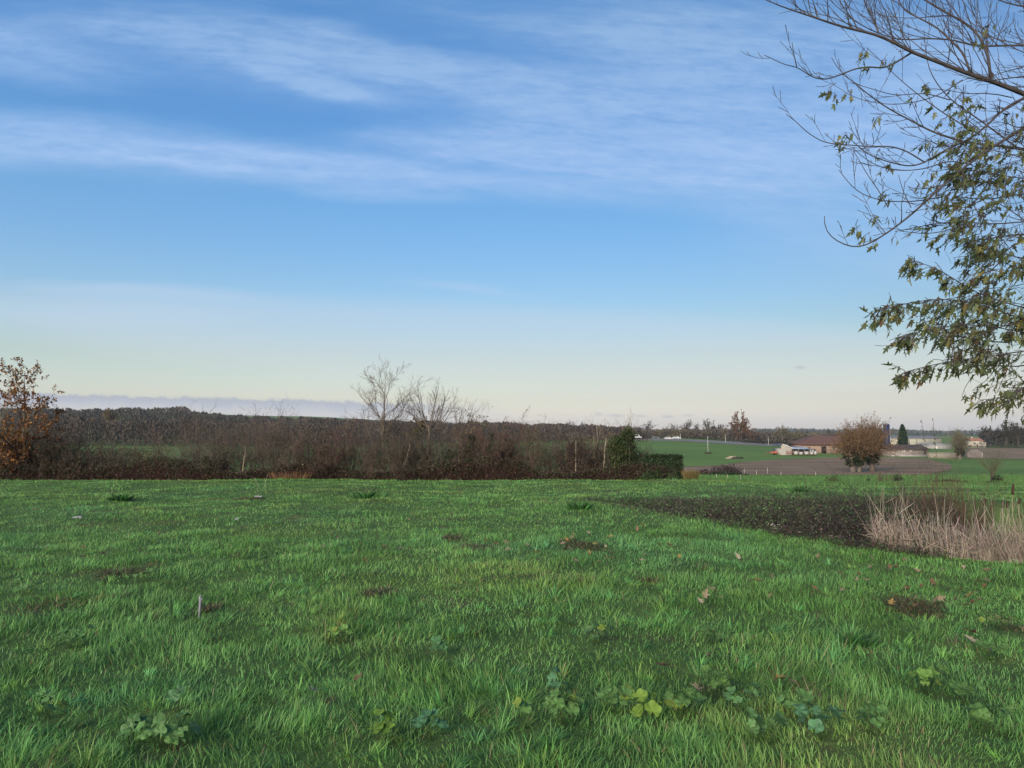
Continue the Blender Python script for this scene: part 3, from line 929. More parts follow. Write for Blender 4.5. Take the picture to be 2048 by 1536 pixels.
# the two open bare trees
rg = np.random.default_rng(15)
TL = [dict(seg=9, wob=0.03, up=0.06, tap=0.22, kids=24, ang=0.85, kl=0.64, kr=0.55, t0=0.2), dict(seg=6, wob=0.08, up=0.05, tap=0.3, kids=9, ang=0.6, kl=0.48, kr=0.55, t0=0.2),
      dict(seg=4, wob=0.12, up=0.06, tap=0.4, kids=5, ang=0.6, kl=0.5, kr=0.6, t0=0.2), dict(seg=3, wob=0.12, up=0.03, tap=0.5)]
plant('bare_tree', 'tallest leafless tree with spreading fine branches in the hedge', 'tree', foot(770, 29.8), rg, (0, 0, 0), (0.01, 0, 1), 3.55, 0.06, TL, (0.10, 0.08, 0.06), (0.09, 0.07, 0.055), rmin=0.0035, k0=8)
rg = np.random.default_rng(28)
plant('bare_tree', 'smaller leafless tree with fan-shaped crown right of the tallest one', 'tree', foot(862, 30.4), rg, [(0, 0, 0)], [(0.0, 0, 1)], [2.15], [0.05],
      [dict(seg=6, wob=0.03, up=0.1, tap=0.6, kids=14, ang=0.6, kl=1.3, kr=0.6, t0=0.62), dict(seg=7, wob=0.06, up=0.03, tap=0.3, kids=9, ang=0.5, kl=0.4, kr=0.55, t0=0.3),
       dict(seg=4, wob=0.1, up=0.05, tap=0.4, kids=5, ang=0.5, kl=0.5, kr=0.6, t0=0.2), dict(seg=3, wob=0.1)], (0.10, 0.08, 0.06), (0.09, 0.07, 0.055), rmin=0.0035, k0=8)
rg = np.random.default_rng(31)
plant('bare_tree', 'low leafless tree leaning right beyond the fan-shaped one', 'tree', foot(885, 31), rg, [(0, 0, 0), (0.2, 0, 0)], [(0.35, 0, 1), (0.6, 0, 1)], [2.9, 2.9], [0.03, 0.03],
      [dict(seg=6, wob=0.05, up=0.02, tap=0.4, kids=9, ang=0.5, kl=0.45, kr=0.55, t0=0.3), dict(seg=4, wob=0.1, up=0.04, kids=5, ang=0.5, kl=0.5, kr=0.6), dict(seg=3, wob=0.1)], (0.14, 0.11, 0.085), (0.13, 0.10, 0.08), rmin=0.0035)
rg = np.random.default_rng(44)
plant('bare_tree', 'faint leafless treetop at the very left edge behind the russet oak', 'tree', foot(-5, 44), rg, (0, 0, 0), (0.0, 0, 1), 3.9, 0.07, TL, (0.14, 0.12, 0.1), (0.13, 0.11, 0.09), rmin=0.006, k0=8)

# russet oak at the left
rg = np.random.default_rng(5)
OAK = [(0.17, 0.068, 0.022), (0.24, 0.10, 0.03), (0.11, 0.05, 0.02), (0.30, 0.15, 0.045)]
plant('oak_tree', 'young oak with russet dead leaves at the left edge of the hedge', 'tree', foot(48, 28.9), rg, (0, 0, -0.05), (0.02, 0, 1), 3.9, 0.08,
      [dict(seg=8, wob=0.04, up=0.08, tap=0.15, kids=26, ang=0.95, kl=0.5, kr=0.45, t0=0.06), dict(seg=6, wob=0.12, up=0.08, tap=0.3, kids=8, ang=0.7, kl=0.42, kr=0.55, t0=0.2),
       dict(seg=4, wob=0.2, up=0.05, tap=0.4, kids=4, ang=0.7, kl=0.5, kr=0.6, t0=0.3), dict(seg=2, wob=0.2)], (0.06, 0.05, 0.04), (0.06, 0.045, 0.035),
      dict(per=9, size=0.085, asp=0.6, zdense=4.4, cols=OAK, keep=0.9, droop=0.3, t0=0.3), rmin=0.003, k0=8)
# olive oak behind the bare trees
rg = np.random.default_rng(6)
plant('oak_tree', 'round olive-brown oak behind the two leafless trees', 'tree', foot(830, 62), rg, (0, 0, 0), (0, 0, 1), 4.0, 0.12,
      [dict(seg=6, wob=0.03, up=0.1, tap=0.4, kids=22, ang=0.9, kl=0.42, kr=0.5, t0=0.3), dict(seg=5, wob=0.1, up=0.1, kids=7, ang=0.7, kl=0.45, kr=0.5), dict(seg=3, wob=0.15, kids=3, kl=0.6), dict(seg=2)],
      DARKB, DARKB, dict(per=2, size=0.16, cols=[(0.10, 0.085, 0.03), (0.13, 0.09, 0.035), (0.06, 0.06, 0.025)], keep=0.9), rmin=0.006)

# dark rounded thorn bush, ivy clump
for u, h, lab, cols in ((1165, 1.75, 'dark rounded thorn bush in the right half of the hedge', [(0.045, 0.03, 0.026), (0.06, 0.035, 0.03)]),
                        (968, 1.75, 'dark ivy-covered clump inside the hedge', [(0.02, 0.035, 0.014), (0.03, 0.045, 0.018)]),
                        (912, 1.15, 'low dark evergreen bush in the hedge left of the ivy clump', [(0.022, 0.035, 0.014), (0.03, 0.04, 0.018)])):
    shrub(u, 29.4, h, lab, int(u), stems=10, spread=0.6, leaf=dict(per=5, size=0.055, cols=cols, keep=0.9), name='dense_bush', sub=8)


# leafy masses: evergreen bush and clipped hedge
def leafy(name, label, cat, loc, rg, pts, cols, size, stems=14, asp=0.6, stemcol=DARKB, droop=0.2, out=None, group=None, partname='foliage', kstem=0.02):
    root = empty(name, loc); tag(root, label, cat, group)
    n = len(pts)
    c = np.array(cols)[rg.integers(0, len(cols), n)] * rg.uniform(0.6, 1.4, (n, 1))
    cl = vnoise(pts[:, 0] + pts[:, 1] * 0.7, pts[:, 2], 0.35, 3)
    c = c * (0.75 + 0.5 * cl[:, None])
    g = Geo()
    d = norm(rg.normal(0, 0.8, (n, 3)) + (out if out is not None else 0) + np.array([0, 0, -droop]))
    g.cards(pts, d, size * rg.uniform(0.6, 1.4, n), asp, c, rg)
    g.build(partname, M_LEAF, root)
    k = rg.integers(0, n, stems)
    top = pts[k]; bot = np.stack([top[:, 0] * 0.55, top[:, 1] * 0.55, np.full(stems, -0.1)], -1)
    mid = (top + bot) / 2 + rg.normal(0, 0.06, (stems, 3))
    for i in range(stems):
        g = Geo(); g.tube([bot[i], mid[i], top[i]], [kstem, kstem * 0.7, kstem * 0.3], 5, stemcol); g.build('stem', M_BARK, root)
    return root


def shell(rg, n, c, r, power=0.5, lump=0.25, k=0):
    """points through an uneven ellipsoid, thicker near its surface"""
    d = norm(rg.normal(size=(n, 3)))
    q = 1 + lump * (vnoise(d[:, 0] * 2 + d[:, 1] * 1.3, d[:, 2] * 2 + d[:, 1], 0.5, k) - 0.5) * 2
    rad = rg.random(n) ** power * q
    return np.asarray(c)[None] + d * rad[:, None] * np.asarray(r)[None]


rg = np.random.default_rng(71)
f = foot(1246, 29.2)
pts = np.vstack([shell(rg, 7000, (0, 0, 0.8), (0.55, 0.5, 0.9), 0.45, 0.35, 1), shell(rg, 3000, (0.15, 0, 1.55), (0.28, 0.3, 0.5), 0.5, 0.5, 2), shell(rg, 2500, (-0.2, 0.1, 1.25), (0.3, 0.3, 0.45), 0.5, 0.4, 4)])
pts = pts[pts[:, 2] > -0.02]
leafy('evergreen_bush', 'tall dark green evergreen bush next to the clipped hedge block', 'bush', f, rg, pts, [(0.03, 0.055, 0.018), (0.045, 0.07, 0.022), (0.09, 0.10, 0.035), (0.02, 0.035, 0.014)], 0.06)
rg = np.random.default_rng(72)
x0 = at(1272, 930, 29.0)[0]; x1 = at(1364, 930, 29.0)[0]; xc = (x0 + x1) / 2
n = 15000
bx = np.stack([rg.uniform(-1, 1, n), rg.uniform(-1, 1, n), rg.uniform(0, 1, n)], -1)
side = rg.integers(0, 4, n); fr = rg.random(n) < 0.7
bx[fr & (side == 0), 1] = -1; bx[fr & (side == 1), 0] = 1; bx[fr & (side == 2), 2] = 1; bx[fr & (side == 3), 0] = -1
hh = (958 - 909) * mpp(29.0)
pts = bx * np.array([(x1 - x0) / 2, 0.55, hh]) + rg.normal(0, 0.025, (n, 3))
pts[:, 2] += (vnoise(pts[:, 0], pts[:, 1], 0.3, 6) - 0.5) * 0.07
pts = pts[(pts[:, 0] > -0.6) | (pts[:, 2] < hh * 0.93)]
leafy('clipped_hedge', 'square-clipped dark evergreen hedge block at the end of the hedgerow', 'hedge', (xc, 29.0 + 0.5, float(H(xc, 29.0))), rg, pts,
      [(0.022, 0.045, 0.016), (0.03, 0.058, 0.02), (0.05, 0.07, 0.03), (0.015, 0.028, 0.012)], 0.05, 16)
for u, w, h, lab, cols in ((1300, 0.62, 0.42, 'low green bramble mound at the foot of the clipped hedge', [(0.05, 0.08, 0.03), (0.03, 0.055, 0.02)]),
                           (1345, 0.35, 0.3, 'small leafy clump under the right end of the clipped hedge', [(0.06, 0.085, 0.035), (0.03, 0.05, 0.02)])):
    rg = np.random.default_rng(int(u)); f = foot(u, 28.35)
    p_ = shell(rg, 1800, (0, 0, 0), (w, 0.3, h), 0.5, 0.4); p_ = p_[p_[:, 2] > -0.02]
    leafy('bramble_bush', lab, 'bush', f, rg, p_, cols, 0.055, 6)
# tawny grass clumps
def grass_clump(name, label, u, Y, h, w, cols, n, seed, group=None, v=None, lean=0.25):
    rg = np.random.default_rng(seed)
    f = foot(u, Y)
    root = None
    g = Geo()
    th = rg.uniform(0, 6.28, n); r = w * np.sqrt(rg.random(n)); P = np.stack([np.cos(th) * r, np.sin(th) * r * 0.6, 0 * r], -1)
    D = norm(np.stack([np.cos(th) * lean * (0.3 + r / w) + rg.normal(0, 0.12, n), np.sin(th) * lean + rg.normal(0, 0.12, n), np.ones(n)], -1))
    c = np.array(cols)[rg.integers(0, len(cols), n)] * rg.uniform(0.6, 1.3, (n, 1))
    g.cards(P, D, h * rg.uniform(0.5, 1.05, n), 0.025 + 0.0 * h, c, rg, 0.1)
    o = g.build(name, M_DRY); o.location = f
    tag(o, label, 'grass clump', group)
    return o


grass_clump('dry_grass_clump', 'tawny dry grass clump beside the clipped hedge end', 1380, 28.6, 0.5, 0.24, [(0.16, 0.11, 0.04), (0.10, 0.10, 0.035), (0.2, 0.13, 0.05)], 380, 1)
grass_clump('dry_grass_clump', 'orange-tan dry grass clump at the foot of the hedge left of centre', 582, 28.3, 0.36, 0.7, [(0.17, 0.09, 0.045), (0.22, 0.13, 0.06), (0.10, 0.055, 0.035)], 520, 2, lean=0.5)

# bramble undergrowth of the hedge
rg = np.random.default_rng(90)
g = Geo()
n = 7000
ax = rg.uniform(-24, 6.0, n); ay = 28.5 + np.abs(rg.normal(0, 0.8, n)) + (fbm(ax, 0 * ax, 2.5, 3) - 0.5) * 0.5
hb = 0.2 + 0.85 * fbm(ax, 0 * ax, 1.8, 7, 3)
zz = H(ax, ay)
P = np.stack([ax, ay, zz], -1); D = norm(rg.normal(0, 0.5, (n, 3)) + np.array([0, -0.15, 1.0]))
cc = vary((0.10, 0.045, 0.04), n, 0.3, 0.08, rg)
P1 = P + D * (hb * rg.uniform(0.5, 1.0, n))[:, None]
g.frusta(P, P1, np.full(n, 0.005), np.full(n, 0.003), 3, cc)
D2 = norm(D + rg.normal(0, 0.6, (n, 3)) + np.array([0, 0, -0.7])); P2 = P1 + D2 * (hb * rg.uniform(0.3, 0.7, n))[:, None]
g.frusta(P1, P2, np.full(n, 0.004), np.full(n, 0.002), 3, cc)
n = 75000
ax = rg.uniform(-24, 5.6, n); ay = 28.4 + np.abs(rg.normal(0, 0.75, n)) + (fbm(ax, 0 * ax, 2.5, 3) - 0.5) * 0.5
hb = 0.1 + 1.05 * fbm(ax, 0 * ax, 1.8, 7, 3)
q = rg.random(n) ** 0.8
P = np.stack([ax, ay, H(ax, ay) + q * hb], -1)
pal = np.array([(0.06, 0.042, 0.032), (0.075, 0.046, 0.036), (0.062, 0.06, 0.032), (0.04, 0.028, 0.022), (0.06, 0.07, 0.03), (0.19, 0.13, 0.085)])
ci = rg.choice(6, n, p=[0.26, 0.14, 0.22, 0.2, 0.12, 0.06])
ci[(q > 0.6) & (rg.random(n) < 0.3)] = 4
g.cards(P, rg.normal(0, 1, (n, 3)) + np.array([0, -0.2, -0.3]), 0.05 * rg.uniform(0.5, 1.4, n), 0.65, pal[ci] * rg.uniform(0.6, 1.4, (n, 1)), rg)
tag(g.build('bramble_thicket', M_LEAF), 'dark reddish bramble tangle along the foot of the hedge', 'brambles', kind='stuff')
# thin bare twigs filling the hedge behind the shrubs
g = Geo()
n = 1400
ax = rg.uniform(-25, 5.4, n); ax = ax[~((ax > -14.4) & (ax < -12.4) & (rg.random(n) < 0.8))]; n = len(ax)
ay = rg.uniform(29.2, 32, n)
P = np.stack([ax, ay, H(ax, ay)], -1); D = norm(rg.normal(0, 0.28, (n, 3)) + np.array([0, 0, 1.0]))
hh_ = (955 - np.interp(ax / ay * F + U0, [0, 130, 200, 270, 340, 385, 560, 640, 760, 900, 1000, 1060, 1130, 1180, 1260], [838, 845, 868, 878, 868, 832, 836, 828, 818, 828, 818, 832, 846, 846, 858])) * 0.0187 * (0.72 + 0.5 * fbm(ax, 0 * ax, 1.6, 5, 3))
segs, _ = grow(rg, P, D, hh_ * rg.uniform(0.6, 1.0, n), np.full(n, 0.008), [dict(seg=5, wob=0.2, up=0.05, tap=0.4, kids=7, ang=0.8, kl=0.42, kr=0.6), dict(seg=3, wob=0.2, kids=4, ang=0.6, kl=0.5, kr=0.7), dict(seg=2, wob=0.15)])
for s in segs:
    g.frusta(s[0], s[1], np.maximum(s[2], 0.0025), np.maximum(s[3], 0.002), 3, vary((0.074, 0.062, 0.050), len(s[0]), 0.4, 0.12, rg))
n = 62000
ax = rg.uniform(-25, 5.5, n); ay = rg.uniform(28.9, 31.5, n)
hh_ = (955 - np.interp(ax / ay * F + U0, [0, 130, 200, 270, 340, 385, 560, 640, 760, 900, 1000, 1060, 1130, 1180, 1260], [838, 845, 868, 888, 878, 840, 840, 836, 826, 832, 822, 836, 850, 850, 858])) * 0.0187
q = rg.random(n) ** 0.9; kk = fbm(ax, q * 2, 0.7, 2, 3) > 0.38 + 0.22 * q; ax, ay, hh_, q = ax[kk], ay[kk], hh_[kk], q[kk]; n = len(ax)
pal = np.array([(0.055, 0.042, 0.032), (0.075, 0.055, 0.036), (0.055, 0.062, 0.028), (0.035, 0.028, 0.022), (0.10, 0.07, 0.045), (0.07, 0.04, 0.032)])
pi_ = (vnoise(ax, q * 3, 1.1, 4) * 6 + rg.normal(0, 0.8, n)).astype(int) % 6
g.cards(np.stack([ax, ay, H(ax, ay) + q * hh_ * 0.92], -1), rg.normal(0, 1, (n, 3)), 0.05 * rg.uniform(0.5, 1.3, n), 0.6, pal[pi_] * rg.uniform(0.6, 1.4, (n, 1)), rg)
tag(g.build('twig_thicket', M_TWIG), 'fine bare undergrowth twigs filling the hedgerow', 'undergrowth', kind='stuff')

# ------------------------------------------------------------------ pond side
rg = np.random.default_rng(91)
g = Geo()
def pond_pts(n, amin, amax, smin=-0.25):
    a = rg.uniform(amin, amax, n); y = rg.uniform(9.5, 20, n); x = a * y
    s = poly_sd(x, y); k = s > smin
    return x[k], y[k], s[k]
x, y, s = pond_pts(60000, 0.07, 0.56)
kh = sstep(x / y, 0.08, 0.36)
topz = -0.02 + 0.46 * kh + 0.75 * (fbm(x, y, 1.0, 4, 3) - 0.5) * (0.25 + 0.75 * kh)
near = sstep(s, -0.1, 0.45)
topz = np.minimum(topz, 1.6 - 0.0805 * y + 0.10 * (fbm(x, y, 0.5, 2) - 0.5))
base = H(x, y)
topz = base + (topz - base) * (0.2 + 0.8 * near) * 1.0
q = rg.random(len(x)) ** 0.4
z = base + (topz - base) * q
pal = np.array([(0.06, 0.05, 0.042), (0.035, 0.03, 0.026), (0.10, 0.08, 0.068), (0.045, 0.07, 0.03), (0.07, 0.115, 0.04), (0.075, 0.038, 0.03)])
ci = rg.choice(6, len(x), p=[0.3, 0.22, 0.14, 0.16, 0.1, 0.08])
gp = fbm(x, y, 1.2, 9) > 0.50
ci[gp & (rg.random(len(x)) < 0.6)] = 4; ci[(~gp) & (rg.random(len(x)) < 0.2)] = 3
g.cards(np.stack([x, y, z], -1), rg.normal(0, 1, (len(x), 3)) + [0, 0, -0.2], 0.042 * rg.uniform(0.4, 1.3, len(x)), 0.45, pal[ci] * rg.uniform(0.75, 1.8, (len(x), 1)), rg)
x, y, s = pond_pts(13000, 0.07, 0.53)
n = len(x); base = H(x, y); kh = sstep(x / y, 0.08, 0.36)
hh_ = np.maximum(np.minimum(0.0 + 0.45 * kh, 1.56 - 0.0805 * y) - base, 0.08) * 0.85 * (0.3 + 0.7 * sstep(s, -0.1, 0.5)) * rg.uniform(0.5, 1.1, n)
P = np.stack([x, y, base], -1); D = norm(rg.normal(0, 0.45, (n, 3)) + [0, 0, 1.0]); hh_ = hh_ * (0.8 + 0.55 * fbm(x, y, 0.8, 4, 2)); P1 = P + D * hh_[:, None]
D2 = norm(D + rg.normal(0, 0.8, (n, 3)) + [0, 0, -0.5]); P2 = P1 + D2 * (hh_ * 0.5)[:, None]
cc = vary((0.07, 0.055, 0.05), n, 0.35, 0.06, rg)
g.frusta(P, P1, np.full(n, 0.0035), np.full(n, 0.0025), 3, cc); g.frusta(P1, P2, np.full(n, 0.0025), np.full(n, 0.0015), 3, cc)
tag(g.build('bramble_thicket', M_LEAF), 'dark leafless brambles filling the ditch beside the pond', 'brambles', kind='stuff')

# mud and thatch fringe: leaf litter between grass and pond
# reeds
g = Geo()
n = 7600
a = 0.468 + 0.732 * rg.random(n) ** 1.1; nearY = np.interp(a, [0.445, 0.47, 0.5, 0.56, 0.66, 0.84, 1.2], [11.1, 10.9, 10.6, 10.1, 9.5, 9.2, 8.5])
y = nearY + rg.random(n) ** 1.2 * np.interp(a, [0.465, 0.5, 0.85], [0.6, 1.5, 2.2]); x = a * y
base = H(x, y)
tall = rg.random(n) < 0.12
L = np.where(tall, rg.uniform(0.5, 0.95, n), rg.uniform(0.2, 0.55, n))
D = norm(np.stack([rg.normal(-0.1, 0.2, n), rg.normal(0, 0.18, n), np.ones(n)], -1))
P = np.stack([x, y, base], -1); M1 = P + D * (L * 0.6)[:, None]
D2 = norm(D + rg.normal(0, 0.12, (n, 3))); T1 = M1 + D2 * (L * 0.4)[:, None]
cc = vary((0.29, 0.24, 0.195), n, 0.28, 0.05, rg)
rw = np.where(tall, 0.0034, 0.0026)
g.frusta(P, M1, rw, rw * 0.85, 4, cc); g.frusta(M1, T1, rw * 0.85, rw * 0.4, 4, cc)
# broken, bent-over leaves
n = 16000
k = rg.integers(0, len(x), n); P0 = P[k] + D[k] * (L[k] * rg.uniform(0.05, 0.75, n))[:, None]
D3 = norm(np.stack([rg.normal(0, 0.6, n), rg.normal(0, 0.5, n), rg.normal(0.3, 0.6, n)], -1))
g.cards(P0, D3, rg.uniform(0.1, 0.3, n), 0.03, vary((0.26, 0.212, 0.17), n, 0.32, 0.06, rg), rg, 0.4)
tag(g.build('reed_bed', M_DRY), 'broken straw-coloured reeds standing along the pond edge', 'reeds', kind='stuff')
# cattails
for i, (u, vt, vb, Yd, lab) in enumerate(((2027, 965, 990, 10.4, 'tallest cattail with dark seed head standing above the reeds'),
                                          (1970, 994, 1012, 10.9, 'cattail head nearest the red-stemmed shrub'),
                                          (2007, 998, 1016, 10.7, 'cattail head left of a close pair, mid reed bed'),
                                          (2016, 1000, 1016, 10.6, 'cattail head right of a close pair, mid reed bed'),
                                          (2040, 995, 1008, 10.3, 'small cattail head by the right edge of the photo'))):
    pt = at(u, vt, Yd); pb = at(u - 2, vb, Yd)
    r_ = empty('cattail', (pb[0] - 0.05, Yd, float(H(pb[0], Yd)))); tag(r_, lab, 'cattail', 'cattails in the reed bed')
    o = np.array(r_.location)
    g = Geo(); g.tube([np.array([0, 0, 0]), (pb - o) * [0.7, 1, 0.5], pb - o], [0.006, 0.005, 0.004], 6, (0.3, 0.24, 0.15)); g.build('stalk', M_DRY, r_)
    g = Geo(); tt = np.linspace(0, 1, 9); rr = 0.016 * np.clip(np.sin(np.pi * (0.06 + 0.88 * tt)) * 2.2, 0.2, 1)
    g.tube((pb - o)[None] + (pt - pb)[None] * tt[:, None] * 0.9, rr, 10, (0.05, 0.028, 0.02))
    g.build('seed_head', M_DRY, r_, smooth=True)
    g = Geo(); g.tube([(pb - o) + (pt - pb) * 0.88, (pt - o)], [0.004, 0.002], 5, (0.25, 0.18, 0.11)); g.build('tip', M_DRY, r_)

# red-stemmed shrub by the pond
for i, (u, Yd, ht, st, lab) in enumerate(((1835, 13.2, 1.5, 44, 'red-stemmed leafless shrub rising behind the reeds, its left clump'),
                                          (1885, 12.8, 1.7, 60, 'red-stemmed leafless shrub with the tallest whips behind the reeds'),
                                          (1940, 13.0, 1.35, 44, 'red-stemmed leafless shrub behind the reeds, its right clump'))):
    rg = np.random.default_rng(200 + i); f = foot(u, Yd)
    th = rg.uniform(0, 6.28, st); lean = np.abs(rg.normal(0, 0.28, st)); rr = rg.uniform(0, 0.32, st)
    P = np.stack([np.cos(th) * rr, np.sin(th) * rr, 0 * rr - 0.05], -1); D = np.stack([np.cos(th) * np.sin(lean), np.sin(th) * np.sin(lean), np.cos(lean)], -1)
    root = plant('red_stemmed_shrub', lab, 'shrub', f, rg, P, D, ht * rg.uniform(0.7, 1.15, st), rg.uniform(0.006, 0.011, st),
                 [dict(seg=6, wob=0.06, up=0.05, tap=0.35, kids=7, ang=0.4, kl=0.42, kr=0.5, t0=0.35), dict(seg=4, wob=0.12, up=0.04, kids=4, ang=0.5, kl=0.5, kr=0.6), dict(seg=3, wob=0.12)],
                 (0.095, 0.034, 0.026), (0.105, 0.08, 0.058), dict(per=1, size=0.022, cols=[(0.12, 0.1, 0.05), (0.08, 0.07, 0.04)], keep=0.35), rmin=0.0012, k0=5)
for u, vt, tu, lab in ((1868, 838, 1842, 'long lone whip with tiny leaves rising left above the pond shrub'), (1866, 838, 1866, 'long lone upright whip rising above the pond shrub')):
    Yd = 12.6; rg = np.random.default_rng(tu); f = foot(u, Yd); tip = at(tu, vt, Yd) - f
    m_ = tip * 0.5 + np.array([0.08 if tu < 1850 else 0.03, 0, 0]); g = Geo()
    pts = np.array([[0, 0, 0], m_ * 0.5, m_, (m_ + tip) / 2 + [0.03, 0, 0], tip])
    r_ = empty('tall_whip', f); tag(r_, lab, 'shoot')
    g.tube(pts, [0.007, 0.006, 0.005, 0.0035, 0.002], 5, (0.1, 0.07, 0.05)); g.build('stem', M_TWIG, r_)
    g = Geo(); n = 36; t = rg.uniform(0.62, 1, n); g.cards(m_[None] + (tip - m_)[None] * ((t - 0.5) / 0.5)[:, None], rg.normal(0, 1, (n, 3)), rg.uniform(0.02, 0.035, n), 0.5, (0.07, 0.06, 0.035), rg)
    g.build('foliage', M_LEAF, r_)
# white-flowered weed at the ditch edge
for u, v, lab in ((1548, 1054, 'small clump of white-flowering weed at the near edge of the ditch'), (1604, 1026, 'pale seeded stalk on the dark brambles of the ditch')):
    rg = np.random.default_rng(u); Yd = 12.6 if u < 1600 else 13.2
    f = foot(u, Yd); n = 32; base_z = max(f[2], 0.0)
    r_ = empty('flowering_weed', f); tag(r_, lab, 'weed')
    top = at(u, v, Yd) - f
    P = top[None] + rg.normal(0, 1, (n, 3)) * [0.07, 0.05, 0.035]
    g = Geo(); g.frusta(np.zeros((n, 3)) + rg.normal(0, 0.02, (n, 3)), P, np.full(n, 0.002), np.full(n, 0.001), 3, (0.12, 0.13, 0.06)); g.build('stem', M_TWIG, r_)
    g = Geo()
    for _ in range(3): g.cards(P, rg.normal(0, 1, (n, 3)), 0.018, 0.8, (0.36, 0.35, 0.29) if u < 1600 else (0.24, 0.2, 0.13), rg)
    g.build('flower', M_LEAF, r_)


# ------------------------------------------------------------------ maple overhead (right)
MY = 7.0
tree = empty('maple_tree', (6.9, 8.1, float(H(6.9, 8.1))))
tag(tree, 'half-bare maple overhanging from the right with drooping green leaves', 'tree')
TO = np.array(tree.location)
LIMBS = [  # list of (u, v) in the photo from the base outwards, width in px at base, at tip, depth at base, at tip
    ([(2400, 330), (2200, 255), (2060, 192), (1985, 162), (1929, 145), (1869, 120), (1822, 105), (1790, 85), (1745, 65), (1697, 58), (1650, 42), (1600, 25), (1560, 13), (1535, 0), (1500, -14)], 21, 1.6, 7.6, 6.4),
    ([(2300, 150), (2150, 100), (2048, 90), (1985, 92), (1945, 93), (1915, 80), (1885, 78), (1850, 76), (1800, 82), (1765, 70), (1720, 50), (1680, 20), (1650, -10)], 8, 1.4, 7.8, 7.0),
    ([(1981, 158), (1977, 110), (1955, 65), (1930, 45), (1895, 27), (1850, 0), (1790, -40)], 8, 4, 7.25, 7.5),
    ([(1940, 145), (1927, 105), (1900, 80), (1875, 55), (1830, 32), (1805, 20), (1797, 0), (1790, -40)], 6, 2.5, 7.15, 7.3),
    ([(1757, 66), (1745, 35), (1730, 10), (1722, -25)], 5, 2.5, 6.9, 7.1),
    ([(2100, 170), (2010, 215), (1975, 250), (1940, 278), (1890, 300), (1850, 325), (1825, 335), (1780, 325), (1735, 310), (1715, 290), (1700, 278)], 7, 1.4, 6.8, 6.0),
    ([(2160, 190), (2048, 255), (2000, 285), (1960, 310), (1910, 350), (1865, 390), (1822, 430), (1776, 465), (1738, 488), (1715, 498), (1680, 487), (1653, 468), (1646, 450), (1649, 432)], 9, 1.5, 6.5, 5.6),
    ([(2200, 320), (2048, 298), (1980, 290), (1930, 285), (1890, 272), (1860, 262), (1830, 245), (1800, 230), (1765, 210), (1725, 180), (1700, 158), (1680, 145), (1665, 120), (1663, 115)], 9, 1.4, 7.4, 6.8),
    ([(1822, 106), (1787, 128), (1765, 137), (1740, 133), (1710, 137), (1680, 150), (1650, 160), (1625, 155), (1593, 133), (1570, 130), (1550, 120), (1528, 110)], 5, 1.5, 6.9, 6.5),
    ([(1593, 133), (1588, 110), (1584, 85)], 2.4, 1.5, 6.6, 6.5),
    ([(1850, 325), (1810, 300), (1780, 292), (1735, 293), (1700, 290), (1650, 286), (1635, 278), (1610, 262), (1595, 245), (1572, 228)], 3.5, 1.5, 6.4, 6.0),
    ([(1945, 330), (1900, 320), (1850, 338), (1800, 342), (1760, 335), (1730, 318), (1705, 295)], 3, 1.4, 6.5, 6.2),
    ([(1883, 394), (1830, 403), (1770, 403), (1725, 390), (1700, 370), (1678, 340)], 3, 1.4, 6.3, 6.0),
    ([(1776, 415), (1760, 385), (1735, 350), (1715, 315), (1706, 300)], 2.6, 1.3, 6.2, 6.3),
    ([(1822, 415), (1805, 380), (1797, 350)], 2.4, 1.3, 6.2, 6.3),
    ([(2040, 300), (1960, 240), (1900, 200), (1860, 150), (1850, 100), (1848, 60)], 5, 1.5, 7.2, 7.3),
    ([(1900, 200), (1850, 185), (1790, 192), (1745, 178), (1700, 165)], 3, 1.3, 7.2, 7.0),
    ([(1925, 160), (1880, 190), (1830, 205), (1780, 210), (1720, 200), (1690, 185)], 3, 1.3, 7.0, 6.8),
    ([(1960, 270), (1900, 235), (1850, 200), (1800, 160), (1760, 120), (1733, 95)], 3.4, 1.3, 6.9, 6.7),
    ([(2200, 20), (2100, 20), (2020, 10), (1950, -20)], 6, 3, 7.6, 7.6),
    ([(2300, 420), (2180, 395), (2048, 383), (1985, 402), (1930, 395)], 6, 2, 6.6, 6.2),
    ([(2300, 450), (2150, 440), (2040, 443), (1985, 450), (1937, 443), (1880, 445), (1830, 455), (1790, 463)], 5, 1.5, 6.5, 6.0),
    ([(1937, 443), (1895, 462), (1850, 468), (1800, 462)], 2.5, 1.4, 6.2, 6.0),
    ([(2300, 640), (2150, 650), (2048, 615), (1990, 600), (1937, 578), (1896, 549), (1860, 530), (1820, 520)], 5, 1.3, 6.5, 6.0),
    ([(2150, 650), (2050, 640), (1980, 615), (1905, 597), (1833, 602), (1790, 612), (1748, 624)], 4, 1.3, 6.4, 5.9),
    ([(2200, 690), (2048, 665), (1960, 648), (1870, 654), (1840, 662), (1796, 675)], 4, 1.3, 6.4, 6.0),
    ([(2200, 700), (2060, 700), (1960, 715), (1900, 723), (1860, 730), (1808, 745)], 4, 1.3, 6.2, 5.8),
    ([(2200, 740), (2100, 760), (2048, 775), (2020, 790), (1990, 798), (1960, 800)], 3.5, 1.3, 6.1, 5.9),
    ([(2300, 560), (2150, 540), (2048, 520), (1990, 500), (1950, 480)], 5, 1.4, 6.6, 6.3),
    ([(2250, 330), (2120, 350), (2048, 360), (1985, 345), (1930, 340)], 5, 1.4, 6.7, 6.5),
]
